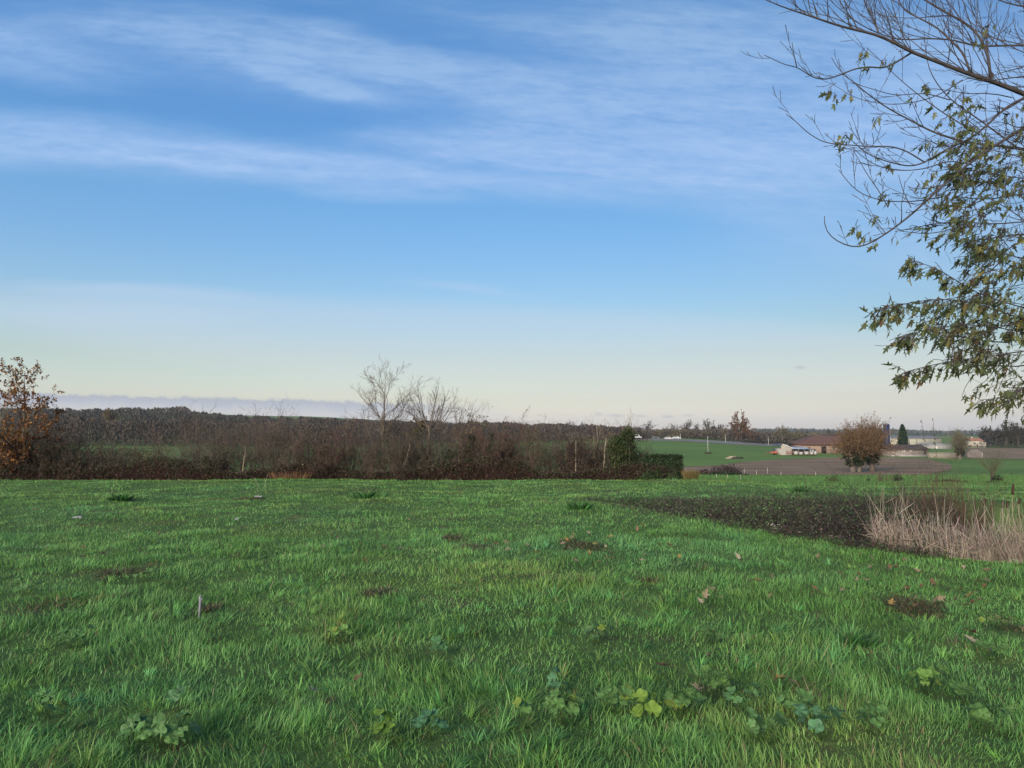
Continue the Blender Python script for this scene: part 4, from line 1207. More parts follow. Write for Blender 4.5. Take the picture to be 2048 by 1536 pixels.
def curve3(pts, d0, d1, n):
    p = np.array(pts, float); s = np.r_[0, np.cumsum(np.hypot(*np.diff(p, axis=0).T))]
    t = np.linspace(0, s[-1], n)
    # smooth through resampled points
    u = np.interp(t, s, p[:, 0]); v = np.interp(t, s, p[:, 1])
    for _ in range(2):
        u[1:-1] = (u[:-2] + 2 * u[1:-1] + u[2:]) / 4; v[1:-1] = (v[:-2] + 2 * v[1:-1] + v[2:]) / 4
    Yd = np.linspace(d0, d1, n)
    xx, yy, zz = dirv(u, v)
    return np.stack([xx / yy * Yd, Yd, CAM_H + zz / yy * Yd], -1)


rg = np.random.default_rng(300)
BK = (0.05, 0.044, 0.045)
curves = []
g = Geo()
trunk = np.array([(6.9, 8.1, 0), (6.85, 8.08, 0.8), (6.8, 8.0, 1.7), (6.7, 7.9, 2.6), (6.75, 7.9, 3.6), (6.9, 8.0, 5.0), (7.0, 8.1, 6.5), (7.0, 8.1, 8.0)]) - TO * [1, 1, 1]
trunk[0, 2] -= 0.15
g.tube(trunk, [0.24, 0.19, 0.17, 0.16, 0.14, 0.11, 0.08, 0.04], 12, (0.13, 0.115, 0.1))
g.build('trunk', M_BARK, tree, smooth=True)
trw = trunk + TO
g = Geo()
for pts, w0, w1, d0, d1 in LIMBS:
    n = max(6, len(pts) * 3)
    c = curve3(pts, d0, d1, n)
    rad = np.linspace(w0, w1, n) * 0.5 / F * 6.8
    rad = rad * 0.82
    if pts[0][0] >= 2100:      # join the limb to the trunk out of view
        zt = c[0, 2] - 0.9
        j = np.array([np.interp(zt, trw[:, 2], trw[:, k]) for k in range(3)])
        t0_ = c[0] - c[1]; h_ = c[0] + t0_ / max(np.linalg.norm(t0_), 1e-6) * np.linalg.norm(j - c[0]) * 0.22
        tt = np.linspace(0, 1, 7)[:-1, None]; arc = (1 - tt) ** 2 * j + 2 * tt * (1 - tt) * h_ + tt ** 2 * c[0]
        c = np.vstack([arc, c]); rad = np.r_[rad[0] * np.linspace(1.5, 1.05, 6), rad]
    g.tube(c - TO, rad, 7 if w0 > 5 else 5, BK)
    curves.append((c, rad, w0))
g.build('limbs', M_BARK, tree, smooth=True)
# upright whippy side twigs on the bare limbs
g = Geo()
P = []; D = []; L = []; RR = []
for ci, (c, rad, w0) in enumerate(curves[:23]):
    ln = np.linalg.norm(np.diff(c, axis=0), axis=1); tot = ln.sum()
    m_ = int(tot * (11 if ci < 5 else 4))
    for _ in range(m_):
        t = rg.uniform(0.1, 0.97) * (len(c) - 1); i = int(t); p_ = c[i] + (c[i + 1] - c[i]) * (t - i); tn = norm(c[i + 1] - c[i])
        up = 1.0 if ci < 5 else rg.choice([1.0, 0.6, -0.2])
        d_ = norm(tn * rg.uniform(0.3, 1.0) + np.array([rg.normal(0, 0.2), rg.normal(0, 0.45), up * rg.uniform(0.3, 0.9)]))
        P.append(p_); D.append(d_); L.append(rg.uniform(0.25, 0.95) if ci < 5 else rg.uniform(0.12, 0.5)); RR.append(min(rad[i] * 0.5, 0.0055))
segs, tips = grow(rg, P, D, L, RR, [dict(seg=8, wob=0.07, up=0.05, tap=0.35, kids=3, ang=0.6, kl=0.42, kr=0.7, t0=0.2), dict(seg=5, wob=0.09, up=0.05, tap=0.6, kids=3, kl=0.08, ang=0.8), dict(seg=2, wob=0.1)])
for s in segs:
    g.frusta(s[0] - TO, s[1] - TO, np.maximum(s[2], 0.0022), np.maximum(s[3], 0.0018), 4, BK)
twP, twD = nodes_of(tips, rg, 1)
# leafy twigs: positions in the leafy mass to the right
xb = lambda v: np.interp(v, [60, 130, 200, 250, 300, 350, 400, 450, 500, 530, 560, 590, 620, 650, 690, 720, 745, 770, 800], [2030, 1975, 1935, 1925, 1905, 1890, 1905, 1915, 1940, 1955, 1985, 1930, 1880, 1880, 1905, 1985, 1975, 2010, 2030])
LP = []; LD = []; TS = []
def leafy_twig(p_, d_, l_, per):
    s_, t_ = grow(rg, p_, d_, l_, 0.0028, [dict(seg=4, wob=0.14, up=-0.08, tap=0.6)])
    TS.append(s_[0]); a_, b_ = nodes_of(t_, rg, per, 0.15); LP.append(a_); LD.append(b_)
for _ in range(350):
    v = rg.choice([rg.uniform(150, 800), rg.uniform(250, 720)]); left = xb(v)
    u = left + abs(rg.exponential(75)) + rg.normal(0, 12)
    if u > 2330: continue
    if v < 260 and rg.random() < 0.55: continue
    Yd = rg.uniform(5.7, 7.4); p_ = at(u, v, Yd)
    leafy_twig(p_, norm(np.array([rg.normal(-0.5, 0.5), rg.normal(0, 0.5), rg.normal(-0.25, 0.35)])), rg.uniform(0.12, 0.3), int(rg.integers(4, 8)))
for ci, (c, rad, w0) in list(enumerate(curves))[19:]:
    lw = {20: 3.0, 21: 2.5, 22: 0.6}.get(ci, 22)
    if ci in (19,): continue
    vis = c[2:] if len(c) > 3 else c
    tot = np.linalg.norm(np.diff(vis, axis=0), axis=1).sum()
    for _ in range(int(tot * lw)):
        t = (1 - rg.random() ** 1.3 * 0.85) * (len(vis) - 1.01); i = int(t); p_ = vis[i] + (vis[i + 1] - vis[i]) * (t - i); tn = norm(vis[i + 1] - vis[i])
        leafy_twig(p_, norm(tn * 0.7 + np.array([rg.normal(0, 0.3), rg.normal(0, 0.4), rg.normal(-0.15, 0.35)])), rg.uniform(0.04, 0.13), int(rg.integers(2, 5)))
for u, v in ((1737, 102), (1729, 103), (1790, 118), (1775, 113), (1740, 143), (1672, 172), (1695, 187), (1670, 190), (1765, 235), (1830, 195), (1860, 170), (1865, 210), (1705, 278), (1693, 283), (1690, 270), (1780, 330), (1775, 337), (1760, 303),
             (1830, 365), (1865, 340), (1850, 280), (1870, 290), (1880, 330), (1780, 395), (1778, 385), (1745, 435), (1775, 440), (1740, 470), (1755, 485), (1715, 445), (1720, 457), (1855, 455), (1910, 165), (1905, 235), (1915, 220), (1990, 45), (2030, 45), (1975, 70), (1950, 75), (1895, 240), (1920, 300)):
    leafy_twig(at(u, v - 6, rg.uniform(6.2, 6.8)), norm(np.array([rg.normal(-0.4, 0.4), rg.normal(0, 0.4), -0.3])), 0.07, 4)
s0 = np.concatenate([t[0] for t in TS]); s1 = np.concatenate([t[1] for t in TS]); r0 = np.concatenate([t[2] for t in TS]); r1 = np.concatenate([t[3] for t in TS])
g.frusta(s0 - TO, s1 - TO, np.maximum(r0, 0.002), np.maximum(r1, 0.0015), 4, BK)
# some inner twigs threading the leafy side
segs, tips = grow(rg, np.array([at(rg.uniform(2000, 2300), rg.uniform(100, 750), rg.uniform(6, 7.4)) for _ in range(70)]), np.array([(-1, rg.normal(0, 0.4), rg.normal(0, 0.35)) for _ in range(70)]), rg.uniform(0.3, 0.9, 70), np.full(70, 0.006),
                  [dict(seg=6, wob=0.1, up=0.0, tap=0.35, kids=5, ang=0.55, kl=0.4, kr=0.6), dict(seg=3, wob=0.1)])
for s in segs: g.frusta(s[0] - TO, s[1] - TO, np.maximum(s[2], 0.002), np.maximum(s[3], 0.0015), 4, BK)
g.build('twigs', M_BARK, tree)
LP = np.concatenate(LP); LD = np.concatenate(LD)
n = len(LP)
# five-lobed pointed leaf, outline in its own plane (x across, y along)
OUT = np.array([(0, 0), (0.10, 0.05), (0.34, 0.02), (0.18, 0.26), (0.50, 0.48), (0.14, 0.50), (0.17, 0.66), (0, 1.0), (-0.17, 0.66), (-0.14, 0.50), (-0.50, 0.48), (-0.18, 0.26), (-0.34, 0.02), (-0.10, 0.05)])
k = len(OUT)
dn = norm(LD * 0.25 + rg.normal(0, 0.35, (n, 3)) + np.array([-0.35, 0, -0.75]))
sd = norm(np.cross(dn, norm(rg.normal(size=(n, 3))))); nm = np.cross(sd, dn)
sz = rg.uniform(0.05, 0.095, n)[:, None, None]
st_ = LP + (dn * 0.2 + np.array([0, 0, -0.25]) + rg.normal(0, 0.3, (n, 3))) * 0.07
fold = rg.uniform(0.1, 0.9, n)[:, None, None]; wsq = rg.uniform(0.3, 0.8, n)[:, None, None]
ov = OUT[None, :, 0:1] * wsq; ol = OUT[None, :, 1:2]
curlv = rg.uniform(-0.35, 0.35, n)[:, None, None]
V = st_[:, None] + sz * (sd[:, None] * ov + dn[:, None] * ol + nm[:, None] * (np.abs(ov) * fold + curlv * ol * ol))
Cc = st_[:, None] + sz * (dn[:, None] * 0.36 + nm[:, None] * curlv * 0.13)
V = np.concatenate([V, Cc], 1) - TO
b_ = (np.arange(n) * (k + 1))[:, None, None]
tri = np.stack([np.full(k, k), np.arange(k), (np.arange(k) + 1) % k], -1)[None] + b_
pal = np.array([(0.075, 0.09, 0.035), (0.055, 0.075, 0.03), (0.105, 0.11, 0.035), (0.14, 0.12, 0.035), (0.085, 0.055, 0.03), (0.12, 0.14, 0.09)])
ci = rg.choice(6, n, p=[0.34, 0.28, 0.16, 0.07, 0.05, 0.1])
g = Geo(); g.add(V.reshape(-1, 3), [tri.reshape(-1, 3)], np.repeat(pal[ci] * rg.uniform(0.6, 1.5, (n, 1)), k + 1, 0))
g.frusta(LP - TO, st_ - TO, np.full(n, 0.0012), np.full(n, 0.001), 3, (0.09, 0.05, 0.03))
g.build('foliage', M_LEAF, tree)
print('maple leaves', n)


# ------------------------------------------------------------------ weeds, stake, fallen leaves
LOBE = []
for t in np.linspace(-2.75, 2.75, 25):
    LOBE.append((math.sin(t), math.cos(t), 0.82 + 0.18 * abs(math.cos(t * 2.5 / 1.1))))
def mallow(u, v, label, nl, size, spread, seed, tint=(0.075, 0.16, 0.05)):
    rg = np.random.default_rng(seed)
    f = on_ground(u, v)
    root = empty('broadleaf_weed', f); tag(root, label, 'weed', 'broad-leaved weeds in the grass')
    gs = Geo(); gl = Geo()
    tint = np.array(tint) * [1.25, 1.15, 0.85]
    for i in range(int(nl * 1.6)):
        th = rg.uniform(0, 6.28); r = spread * 1.1 * math.sqrt(rg.random()); h = rg.uniform(0.07, 0.155)
        c = np.array([math.cos(th) * r, math.sin(th) * r * 0.7, h])
        b0 = np.array([math.cos(th) * r * 0.25, math.sin(th) * r * 0.2, -0.01])
        gs.tube([b0, (b0 + c) / 2 + [0, 0, 0.02], c], 0.0016, 5, (0.07, 0.12, 0.04))
        s = size * rg.uniform(0.55, 1.15)
        nz = norm(np.array([math.cos(th) * 0.45 + rg.normal(0, 0.3), math.sin(th) * 0.3 - 0.35 + rg.normal(0, 0.3), 1.0]))
        ax = norm(np.cross(nz, [math.cos(th), math.sin(th), 0.2])); ay = np.cross(nz, ax)
        if rg.random() < 0.5: ax = -ax
        pts = [c]; cup = rg.uniform(-0.25, 0.35)
        for ring in (0.5, 1.0):
            for (sx, sy, rr) in LOBE:
                q = s * ring * (rr if ring == 1.0 else 1) * 0.55
                rip = 0.05 * math.cos(5 * math.atan2(sx, sy)) * ring * s
                pts.append(c + ax * sx * q + ay * (sy * q + 0.12 * s * ring) + nz * (cup * s * ring * ring * 0.4 + rip))
        m_ = len(LOBE)
        f1 = [(0, 1 + j, 2 + j) for j in range(m_ - 1)]
        f2 = [(1 + j, 1 + m_ + j, 2 + m_ + j, 2 + j) for j in range(m_ - 1)]
        col = np.array(tint) * rg.uniform(0.75, 1.3)
        if rg.random() < 0.04: col = np.array([0.16, 0.22, 0.04])
        gl.add(pts, [f1, f2], vary(col, len(pts), 0.08, 0.04, rg))
    gs.build('stalk', M_LEAF, root); gl.build('foliage', M_LEAF, root, smooth=True)
    return root


WEEDS = [
    (335, 1500, 'largest broad-leaved weed with overlapping round leaves low in the left foreground', 13, 0.085, 0.15, (0.09, 0.19, 0.08)),
    (265, 1490, 'broad-leaved weed touching the left side of the largest one', 6, 0.075, 0.08, (0.07, 0.16, 0.07)),
    (355, 1425, 'pair of blue-green round leaves just above the largest left weed', 3, 0.07, 0.06, (0.075, 0.17, 0.10)),
    (1140, 1450, 'dense lobed weed in the foreground just right of centre', 13, 0.075, 0.14, (0.085, 0.18, 0.07)),
    (1110, 1395, 'blue-green weed behind the dense lobed one', 6, 0.07, 0.09, (0.065, 0.16, 0.10)),
    (1240, 1430, 'weed in a row of lobed leaves right of the dense lobed one', 8, 0.075, 0.12, (0.085, 0.18, 0.07)),
    (1300, 1450, 'weed with one bright yellow-green round leaf', 6, 0.085, 0.09, (0.12, 0.21, 0.045)),
    (1365, 1440, 'lobed weed at the right end of the foreground row', 9, 0.075, 0.12, (0.08, 0.17, 0.065)),
    (1490, 1430, 'round-leaved weed between the row and the blue-green patch', 7, 0.07, 0.10, (0.075, 0.17, 0.08)),
    (1530, 1490, 'weed with pale round leaves near the bottom right of centre', 7, 0.075, 0.1, (0.085, 0.18, 0.08)),
    (1650, 1485, 'blue-green weed with leaves in a fan low in the right foreground', 9, 0.075, 0.12, (0.065, 0.16, 0.10)),
    (1740, 1475, 'small-leaved weed right of the blue-green fan', 8, 0.055, 0.08, (0.075, 0.17, 0.07)),
    (1850, 1390, 'bright green broad-leaved weed in the right foreground', 9, 0.08, 0.11, (0.10, 0.20, 0.06)),
    (1940, 1425, 'lobed weed between the bright green one and the right edge', 7, 0.07, 0.10, (0.075, 0.16, 0.06)),
    (1990, 1325, 'lobed weed higher up near the right edge', 7, 0.07, 0.12, (0.07, 0.15, 0.06)),
    (690, 1290, 'light green weed in the grass left of centre', 8, 0.06, 0.13, (0.085, 0.18, 0.06)),
    (1190, 1290, 'flat lobed weed beside a bare patch in the middle distance', 7, 0.065, 0.12, (0.08, 0.16, 0.08)),
    (1420, 1290, 'low creeping weed on the bare soil right of centre', 9, 0.05, 0.18, (0.065, 0.13, 0.055)),
    (880, 1320, 'blue-green weed half sunk in the grass left of centre', 4, 0.07, 0.07, (0.06, 0.15, 0.08)),
    (45, 1190, 'broad-leaved weed cluster at the left edge above the bare soil', 8, 0.075, 0.18, (0.08, 0.17, 0.08)),
    (150, 1300, 'weed with small round leaves left of the grey stake', 8, 0.055, 0.12, (0.07, 0.16, 0.07)),
    (285, 1165, 'pale weed behind the grey stake beside the dark hollow', 6, 0.07, 0.14, (0.09, 0.18, 0.08)),
    (870, 1480, 'blue-green weed low in the foreground left of centre', 6, 0.07, 0.09, (0.06, 0.16, 0.10)),
    (765, 1490, 'yellowish folded leaf weed at the bottom left of centre', 4, 0.085, 0.05, (0.10, 0.19, 0.04)),
    (2000, 1262, 'creeping leafy weed on soil by the right edge', 9, 0.045, 0.2, (0.09, 0.13, 0.06)),
    (1440, 1400, 'lobed weed just above the gap between the foreground row and the round-leaved one', 7, 0.075, 0.11, (0.085, 0.17, 0.06)),
    (1590, 1440, 'lobed weed uphill of the blue-green fan', 6, 0.07, 0.1, (0.08, 0.17, 0.07)),
    (1060, 1460, 'small pale weed left of the dense lobed one', 4, 0.065, 0.07, (0.085, 0.18, 0.07)),
    (1980, 1470, 'lobed weed in the bottom right corner', 7, 0.075, 0.1, (0.075, 0.16, 0.06)),
    (100, 1440, 'narrow group of round leaves near the bottom left corner', 5, 0.065, 0.09, (0.075, 0.17, 0.07)),
]
for i, (u, v, lab, nl, sz_, sp, ti) in enumerate(WEEDS):
    mallow(u, v, lab, nl, sz_, sp, 400 + i, ti)
# dark dock clumps further out
for i, (u, v, lab) in enumerate(((242, 1003, 'dark green dock clump alone in the far left grass'), (735, 997, 'wide dark green weed clump near the middle of the hedge foot'), (1156, 1020, 'dark dock clump left of the ditch start'),
                                 (1260, 1010, 'flat green weed patch beside the start of the ditch'), (1600, 985, 'green weed clump above the ditch brambles'), (1700, 1290, 'small leafy clump in the right middle grass'))):
    rg = np.random.default_rng(500 + i); f = on_ground(u, v); n = 70
    th = rg.uniform(0, 6.28, n); g = Geo(); g.cards(np.stack([np.cos(th), np.sin(th), 0 * th], -1) * rg.uniform(0, 0.22 if i != 1 else 0.45, (n, 1)) * [1, 0.6, 1], np.stack([np.cos(th), np.sin(th), rg.uniform(0.5, 1.8, n)], -1), rg.uniform(0.1, 0.24, n) * (0.6 if i == 5 else 1), 0.28,
                                   vary((0.05, 0.135, 0.035), n, 0.25, 0.06, rg), rg)
    o = g.build('dock_plant', M_LEAF); o.location = f; tag(o, lab, 'weed')

# grey stake
f = on_ground(398, 1238)
root = empty('wooden_stake', f); tag(root, 'short grey weathered stake poking out of the grass', 'stake')
top = at(402, 1190, f[1]) - f
g = Geo(); g.tube([(0, 0, -0.06), top * 0.3, top * 0.62, top * 0.8], [0.0135, 0.0125, 0.012, 0.015], 7, (0.16, 0.15, 0.17)); g.tube([top * 0.8, top * 0.88 + [-0.006, 0, 0], top + [-0.004, 0, 0]], [0.015, 0.012, 0.006], 7, (0.19, 0.18, 0.195)); g.build('post', M_WOOD, root)
g = Geo(); g.tube([top * 0.74 + [0.004, -0.002, 0], top * 0.8 + [0.008, 0, 0.004], top * 0.86 + [0.012, 0, 0]], [0.006, 0.012, 0.004], 6, (0.25, 0.24, 0.28)); g.build('splinter', M_WOOD, root)
# white scraps
for u, v, w_, lab in ((155, 1044, 0.085, 'narrow white scrap lying in the left grass'), (516, 1000, 0.09, 'pale flat scrap near the two dry stalks'), (473, 1048, 0.03, 'tiny white bit in the grass above centre left')):
    f = on_ground(u, v); rg = np.random.default_rng(u)
    g = Geo(); xs_ = np.linspace(-w_, w_, 7); zz_ = rg.normal(0, 0.006, 7)
    v_ = [(a_, b_, 0.075 + z_ + (0.02 if b_ > 0 else 0)) for b_ in (-0.03, 0.03) for a_, z_ in zip(xs_, zz_)]
    g.add(v_ + [(a_, b_, c_ - 0.004) for a_, b_, c_ in v_], [[(i, i + 1, i + 8, i + 7) for i in range(6)] + [(i + 14, i + 21, i + 22, i + 15) for i in range(6)]], (0.3, 0.3, 0.29))
    o = g.build('litter_scrap', M_WALL); o.location = f; tag(o, lab, 'litter')
for u, v, h, lab in ((512, 985, 0.5, 'thin dry stalk curving up in the grass, left of two'), (528, 985, 0.6, 'thin dry stalk standing in the grass, right of two')):
    f = on_ground(u + 4, v + 4); g = Geo(); g.tube([(0, 0, 0), (-0.03, 0, h * 0.5), (-0.1 if u < 520 else 0.04, 0, h * 0.9)], [0.004, 0.003, 0.002], 5, (0.42, 0.38, 0.25)); o = g.build('dry_stalk', M_DRY); o.location = f; tag(o, lab, 'stalk')

# fallen maple leaves
protos = []
for j in range(5):
    rg = np.random.default_rng(600 + j)
    base = [(0.25, 0.19, 0.12), (0.32, 0.26, 0.19), (0.19, 0.12, 0.07), (0.32, 0.22, 0.07), (0.14, 0.075, 0.04)][j]
    P3 = []
    for (x_, y_) in OUT: P3.append((x_ * 0.9, y_, 0.35 * abs(x_) * rg.uniform(0.3, 1.8) + 0.3 * (y_ - 0.4) ** 2 + rg.normal(0, 0.03)))
    P3.append((0, 0.36, 0)); k = len(OUT)
    P3 = np.array(P3)
    me = Geo(); me.add(P3, [[(k, i, (i + 1) % k) for i in range(k)]], vary(base, k + 1, 0.12, 0.05, rg)); me.tube([(0, 0, 0), (0.03, -0.25, 0.05), (0.08, -0.5, 0.12)], 0.012, 4, (0.25, 0.15, 0.08))
    protos.append(me)
FL = []
rg = np.random.default_rng(610)
CL = [((1500, 1165), (1560, 1185), 4), ((1690, 1160), (1760, 1190), 3), ((1740, 1130), (1990, 1190), 16), ((1780, 1180), (1960, 1235), 14), ((1630, 1110), (1700, 1200), 4), ((1400, 1180), (1560, 1230), 5), ((1120, 1075), (1230, 1110), 13), ((1150, 1100), (1330, 1150), 10),
      ((940, 1085), (1060, 1115), 6), ((800, 1020), (960, 1070), 6), ((1250, 1060), (1500, 1130), 6), ((700, 1090), (820, 1150), 4), ((100, 1100), (260, 1150), 3), ((560, 1080), (720, 1110), 3), ((1900, 1270), (2040, 1330), 4), ((1300, 1330), (1700, 1420), 5), ((600, 1380), (720, 1450), 2)]
NAMES = ['tan dry leaf fallen on the grass', 'pale dry leaf fallen on the grass', 'brown dry leaf fallen on the grass', 'yellowish dry leaf fallen on the grass', 'dark brown dry leaf fallen on the grass']
first = {}
WHERE = ['just left of the right-hand leaf scatter', 'above the stray leaves right of centre', 'in the dense scatter below the reeds', 'in the lower half of the scatter below the reeds', 'in the grass left of the reeds',
         'in the open grass right of centre', 'around the bare patch in mid field', 'just below the mid-field bare patch', 'on the small bare patch in the centre', 'in the worn grass beyond the centre', 'near the left start of the ditch',
         'left of centre in the middle grass', 'far left near the dark hollow', 'left of centre beyond the stake', 'close to the right edge of the photo', 'in the right foreground among the weeds', 'in the left-centre foreground']
for ((u0, v0), (u1, v1), cnt), wh_ in zip(CL, WHERE):
    for _ in range(cnt):
        u, v = rg.uniform(u0, u1), rg.uniform(v0, v1)
        j = int(rg.choice(5, p=[0.32, 0.26, 0.2, 0.1, 0.12]))
        if (u0, v0) == (1120, 1075) and rg.random() < 0.3: j = 3
        f = on_ground(u, v)
        if poly_sd(f[0:1], f[1:2])[0] > -0.2: continue
        if j not in first:
            o = protos[j].build('fallen_leaf', M_LEAF); first[j] = o
        else:
            o = first[j].copy(); COL.objects.link(o)
        tag(o, NAMES[j].replace('fallen on the grass', 'fallen ' + wh_), 'leaf', 'fallen maple leaves scattered on the grass')
        o.location = (f[0], f[1], f[2] + rg.uniform(0.045, 0.075)); s = rg.uniform(0.06, 0.105); o.scale = (s, s, s)
        o.rotation_euler = (rg.normal(0.25, 0.4), rg.normal(0, 0.45), rg.uniform(0, 6.28))

# ------------------------------------------------------------------ gate post in the hedge, small posts
f = foot(1087, 28.7); root = empty('gate_post', f); tag(root, 'short dark wooden post standing in the hedge gap', 'post')
g = Geo(); g.tube([(0, 0, -0.1), (0.005, 0, 0.15), (0, 0, 0.28), (0.0, 0, 0.30)], [0.085, 0.08, 0.075, 0.06], 8, (0.04, 0.032, 0.028)); g.build('post', M_WOOD, root)
g = Geo(); g.box(-0.09, 0.09, -0.095, -0.085, 0.2, 0.22, (0.12, 0.1, 0.09)); g.build('wire_band', M_METAL, root)
for i, (u, v, h) in enumerate(((1489, 946, 10), (1513, 948, 9), (1535, 947, 12), (1562, 950, 8), (1631, 950, 8), (1433, 957, 10), (1455, 957, 9), (1481, 960, 12))):
    f = on_ground(u, v + 2); g = Geo(); hh = h * mpp(f[1]) * 1.1
    g.tube([(0, 0, -0.1), (0.01, 0, hh * 0.5), (0, 0, hh)], np.array([0.05, 0.045, 0.04]) * min(1, f[1] / 90), 6, (0.26, 0.23, 0.18)); o = g.build('fence_stake', M_WOOD); o.location = f
    tag(o, ['leftmost of five thin pale stakes along the ploughed field edge', 'second of five thin pale stakes along the ploughed field edge', 'middle, tallest of five thin pale stakes along the ploughed field edge', 'fourth of five thin pale stakes along the ploughed field edge', 'rightmost of five thin stakes, apart from the others by the ploughed field', 'leftmost thin stake in the grass right of the clipped hedge', 'middle thin stake in the grass right of the clipped hedge', 'rightmost thin stake in the grass before the bramble mound'][i], 'stake', ['thin stakes along the ploughed field edge', 'thin stakes in the grass before the ploughed field'][i > 4])

# ------------------------------------------------------------------ mid-distance clumps
def mound(name, label, u, v, Yd, w, h, cols, n, size, seed, cat='bush', d=0.6, lump=0.4):
    rg = np.random.default_rng(seed); f = foot(u, Yd)
    p_ = shell(rg, n, (0, 0, 0), (w, w * d, h), 0.45, lump, seed % 7); p_ = p_[p_[:, 2] > -0.05]
    return leafy(name, label, cat, f, rg, p_, cols, size, 8, kstem=0.012 * max(1, h))
PUR = [(0.075, 0.05, 0.05), (0.055, 0.04, 0.04), (0.10, 0.07, 0.06)]
DG = [(0.02, 0.035, 0.014), (0.03, 0.05, 0.02), (0.04, 0.05, 0.025)]
mound('bramble_bush', 'purple-brown bramble mound at the left corner of the ploughed field', 1452, 950, 100, 2.1, 1.35, PUR, 3500, 0.2, 11)
mound('bramble_bush', 'low purple-brown bramble bank trailing left of the round mound', 1412, 944, 102, 1.6, 0.6, PUR, 1800, 0.2, 12)
mound('ground_ivy_patch', 'dark green growth along the foot of the bramble mound', 1450, 950, 97, 2.6, 0.5, DG, 1800, 0.18, 13)
mound('grass_hummock', 'flat dark hummock in the grass before the ploughed field', 1594, 957, 55, 0.5, 0.14, DG, 500, 0.08, 14)
mound('low_shrub', 'low olive bush alone in the grass below the big willows', 1664, 966, 40, 0.42, 0.38, [(0.07, 0.075, 0.03), (0.10, 0.10, 0.045), (0.04, 0.05, 0.02)], 900, 0.06, 15)
mound('low_shrub', 'very small dark bush right of the low olive bush', 1733, 966, 42, 0.15, 0.32, DG, 400, 0.05, 16)
mound('ivy_stump', 'dark leaning ivy-covered stump in the grass right of the willows', 1792, 967, 44, 0.36, 0.5, DG, 900, 0.07, 17)
mound('clipped_hedge', 'low dark field hedge behind the red-stemmed shrub', 1890, 974, 36, 1.35, 0.27, [(0.035, 0.05, 0.02), (0.06, 0.06, 0.03), (0.025, 0.035, 0.015)], 2600, 0.06, 18, 'hedge', 0.3, 0.2)
mound('clipped_hedge', 'thin low hedge strip running towards the lone ivy stump', 1980, 978, 35, 0.85, 0.13, DG, 1400, 0.05, 19, 'hedge', 0.3, 0.2)
mound('ivy_stump', 'lone pollard stump wrapped in dark ivy on the right pasture', 1991, 967, 45, 0.36, 0.42, DG, 1300, 0.07, 20)
f = foot(1991, 45)
g = Geo(); g.tube([(0, 0, -0.2), (0, 0, 0.25), (0.02, 0, 0.55)], [0.14, 0.12, 0.14], 8, (0.05, 0.042, 0.03)); 
rg = np.random.default_rng(77)
root = empty('pollard_willow', (f[0] + 0.1, f[1] + 0.6, float(H(f[0], f[1] + 0.6)))); tag(root, 'thin fan of bare shoots growing from the ivy stump on the right pasture', 'tree')
g.build('trunk', M_BARK, root)
st = 60; th = rg.uniform(0, 6.28, st); D = np.stack([np.cos(th) * rg.uniform(0.2, 1.2, st), np.sin(th) * 0.6, np.ones(st)], -1)
segs, _ = grow(rg, np.tile([[0, 0, 0.5]], (st, 1)), D, rg.uniform(0.8, 1.5, st), np.full(st, 0.008), [dict(seg=4, wob=0.08, up=0.05, kids=4, kl=0.4, ang=0.4), dict(seg=3)])
g = Geo(); [g.frusta(s[0], s[1], np.maximum(s[2], 0.004), np.maximum(s[3], 0.003), 3, (0.09, 0.085, 0.05)) for s in segs]; g.build('branches', M_TWIG, root)
rg = np.random.default_rng(78)
shrub(1766, 42, 0.62, 'small fan of bare twigs between the tiny bush and the leaning stump', 78, stems=14, spread=0.6, bark=(0.1, 0.09, 0.05), twig=(0.11, 0.10, 0.055))


